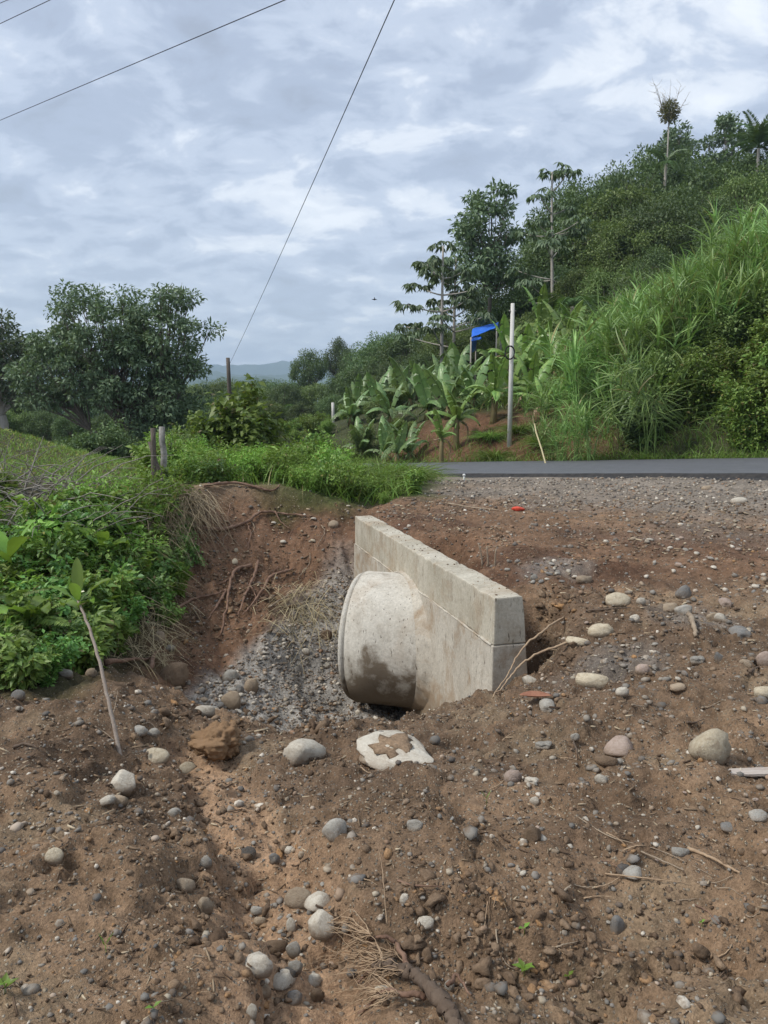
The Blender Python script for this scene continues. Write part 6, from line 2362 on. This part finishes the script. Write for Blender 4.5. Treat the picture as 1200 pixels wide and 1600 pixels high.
g = hit(796, 697, 20)
pd_ = float(g[1])
g[2] -= .3
tp = at(799, 474, pd_)
pole = thing('utility_pole', 'pale concrete utility pole beside the road', 'pole', g)
V, F = tube(np.array([(0, 0, 0), (tp - g) * .5 * (0, 0, 1), (tp - g) * (0, 0, 1)]), np.array((.090, .080, .065)), 8)
link('shaft', MB().add(V, F).mesh('shaft', ['concrete_pole']), pole)
hc = at(795, 552, pd_)[2] - g[2]
for k in range(3):
    ang = np.linspace(0, 2 * math.pi, 28)
    V, F = tube(np.stack((-.09 + .16 * np.cos(ang), np.full(28, -.15 - .02 * k), hc + .22 * np.sin(ang) + .01 * k), 1), .018, 6, False)
    link('cable_coil', MB().add(V, F).mesh('cable_coil', ['wire'], True), pole)
V, F = tube(np.array(((-.12, 0, tp[2] - g[2] - .25), (.12, 0, tp[2] - g[2] - .25))), .03, 6)
link('bracket', MB().add(V, F).mesh('bracket', ['post_lichen'], True), pole)
post('utility_pole', 521, 700, 629, 60, .13, 'concrete_pole', 'smaller pale pole far down the road', -1, cat='pole')
pt = at(356, 559, 45)
pb = np.array((pt[0] + .1, 45, float(hb_(pt[0], 45)) - .3))
V, F = tube(np.linspace(pb, pt, 6) - pb, np.linspace(.14, .115, 6), 9)
wp = thing('wooden_pole', 'dark wooden pole rising from the shrubs in the hollow', 'pole', pb)
link('shaft', MB().add(V, F).mesh('shaft', ['post_wood'], True), wp)


def wire(p0, p1, sag, r_, label, n_=40):
    t_ = np.linspace(0, 1, n_)[:, None]
    P = np.asarray(p0) * (1 - t_) + np.asarray(p1) * t_
    P[:, 2] -= sag * 4 * t_[:, 0] * (1 - t_[:, 0])
    V, F = tube(P, r_, 5)
    tag(link('power_line', MB().add(V, F).mesh('power_line', ['wire'], True)), label, 'wire')


q0 = pt + np.array((.1, 0, -.35))
q1 = at(605, 0, 12.7)
wire(q0, q0 + (q1 - q0) * 1.6, .25, .0085, 'cable rising from the wooden pole steeply overhead')
a, b_ = at(0, 188, 24), at(445, 0, 13)
wire(a - (b_ - a) * 1.2, b_ + (b_ - a) * 1.5,  0.0, .008, 'long power line crossing the upper left of the sky')
a, b_ = at(0, 37, 20), at(78, 0, 18)
wire(a - (b_ - a) * 6, b_ + (b_ - a) * 6, 0.0, .008, 'short piece of power line in the top left corner')
a, b_ = at(0, 5, 20), at(12, 0, 19.6)
wire(a - (b_ - a) * 30, b_ + (b_ - a) * 30, 0.0, .007, 'uppermost power line just clipping the top left corner')

# blue tarpaulin shelter on the slope
ts = thing('tarp_shelter', 'bright blue tarpaulin shelter among the banana plants', 'shelter', at(757, 548, 40))
o3 = np.array(ts.location)
c = [at(736, 527, 39.2), at(776, 511, 39.8), at(783, 516, 42), at(744, 519, 42)]
ridge = [at(738, 521, 40.6) + (0, 0, .25), at(779, 507, 41) + (0, 0, .12)]


def sheet(a, b_, c_, d_, sag=.08, nn=9):
    V = []
    for i in range(nn):
        for j in range(nn):
            s_, t_ = i / (nn - 1), j / (nn - 1)
            p = (a * (1 - s_) + b_ * s_) * (1 - t_) + (d_ * (1 - s_) + c_ * s_) * t_
            p = p - np.array((0, 0, sag * 16 * s_ * (1 - s_) * t_ * (1 - t_))) + rng.normal(0, .012, 3)
            V.append(p - o3)
    i = (np.arange(nn - 1)[:, None] * nn + np.arange(nn - 1)[None, :]).ravel()
    return mesh_np('tarp', np.array(V), [np.stack((i, i + nn, i + nn + 1, i + 1), 1)], 'tarp_blue', smooth=False)


for nm, me in (('roof_sheet', sheet(c[0], c[1], ridge[1], ridge[0])), ('roof_sheet', sheet(ridge[0], ridge[1], c[2], c[3])), ('side_sheet', sheet(at(735, 552, 39.6), at(737, 527, 39.2), at(745, 520, 42), at(743, 548, 42), .03)), ('side_sheet', sheet(at(736, 533, 39.15), at(752, 530, 39.3), at(752, 526, 39.4), at(736, 528, 39.2), .02))):
    ob = link(nm, me, ts)
    ob.modifiers.new('thick', 'SOLIDIFY').thickness = .01
for q in (c[0], c[1], c[2], c[3]):
    zb = float(hb_(q[0], q[1])) - .2
    V, F = tube(np.array(((q[0], q[1], zb), (q[0], q[1], q[2] + .0))) - o3, .045, 6)
    link('post', MB().add(V, F).mesh('post', ['bark_pale']), ts)

# bamboo stick leaning by the road, white marker, bird
a, b_ = at(855, 719, 20.6), at(834, 661, 23.0)
a[2] = float(hb_(a[0], a[1])) - .05
V, F = tube(np.linspace(a, b_, 6) - a + rng.normal(0, .02, (6, 3)), .024, 6)
tag(link('bamboo_stick', MB().add(V, F).mesh('bamboo_stick', ['bamboo'], True), None, a), 'pale yellow bamboo stick leaning on the slope by the road', 'stick')
a = hit(725, 751, 5)
mk = thing('marker_peg', 'little white peg on the gravel at the road edge', 'peg', a)
V, F = tube(np.array(((0, 0, -.05), (0, 0, .1))), .02, 8)
link('peg', MB().add(V, F).mesh('peg', ['white_paint'], True), mk)
V, F = tube(np.array(((0, 0, .1), (0, 0, .125), (0, 0, .14))), np.array((.035, .032, .01)), 8)
link('cap', MB().add(V, F).mesh('cap', ['white_paint'], True), mk)
a = at(585, 468, 60)
V = np.array(((-.25, 0, .02), (.25, 0, 0), (0, -.02, .05), (0, .02, -.05), (-.02, -.42, .16), (-.02, .42, .2), (.1, -.05, .02), (.1, .05, .02)))
F = np.array(((0, 2, 1), (0, 1, 3), (2, 6, 4), (2, 5, 7), (3, 4, 6), (3, 7, 5)))
tag(link('bird', mesh_np('bird', V, [F], 'bird'), None, a), 'small dark bird flying in the middle of the sky', 'bird')

# dried stems behind the wall
for k, (px, lab) in enumerate(((748, 'left dried stem standing behind the wall top'), (757, 'middle dried stem standing behind the wall top'), (768, 'right dried stem standing behind the wall top'))):
    p = hit(px + 6, 884, 6.2)
    sp = bez(p - (0, 0, .03), p + np.array((-.01, 0, .12)), p + np.array((-.05 + .03 * k, 0, .24 - .03 * k)), 6)
    V, F = tube(sp, np.linspace(.012, .006, 6), 5)
    tag(link('dry_stem', MB().add(V, F).mesh('dry_stem', ['twig'], True)), lab, 'stem')

# ------------------------------------------------------------------ haze: the damp air of the valley
bm = bmesh.new()
bmesh.ops.create_cube(bm, size=1)
me = bpy.data.meshes.new('haze')
bm.to_mesh(me)
bm.free()
mh = bpy.data.materials.new('haze')
mh.use_nodes = True
mh.node_tree.nodes.clear()
ho = mh.node_tree.nodes.new('ShaderNodeOutputMaterial')
hv = mh.node_tree.nodes.new('ShaderNodeVolumePrincipled')
hv.inputs['Color'].default_value = (.62, .80, 1.0, 1)
hv.inputs['Density'].default_value = .0003
mh.node_tree.links.new(hv.outputs[0], ho.inputs['Volume'])
me.materials.append(mh)
hz_ = link('haze', me, None, (0, 2600, 150))
hz_.scale = (11000, 8400, 326)
tag(hz_, 'thin pale haze over the valley', 'haze', kind='stuff')
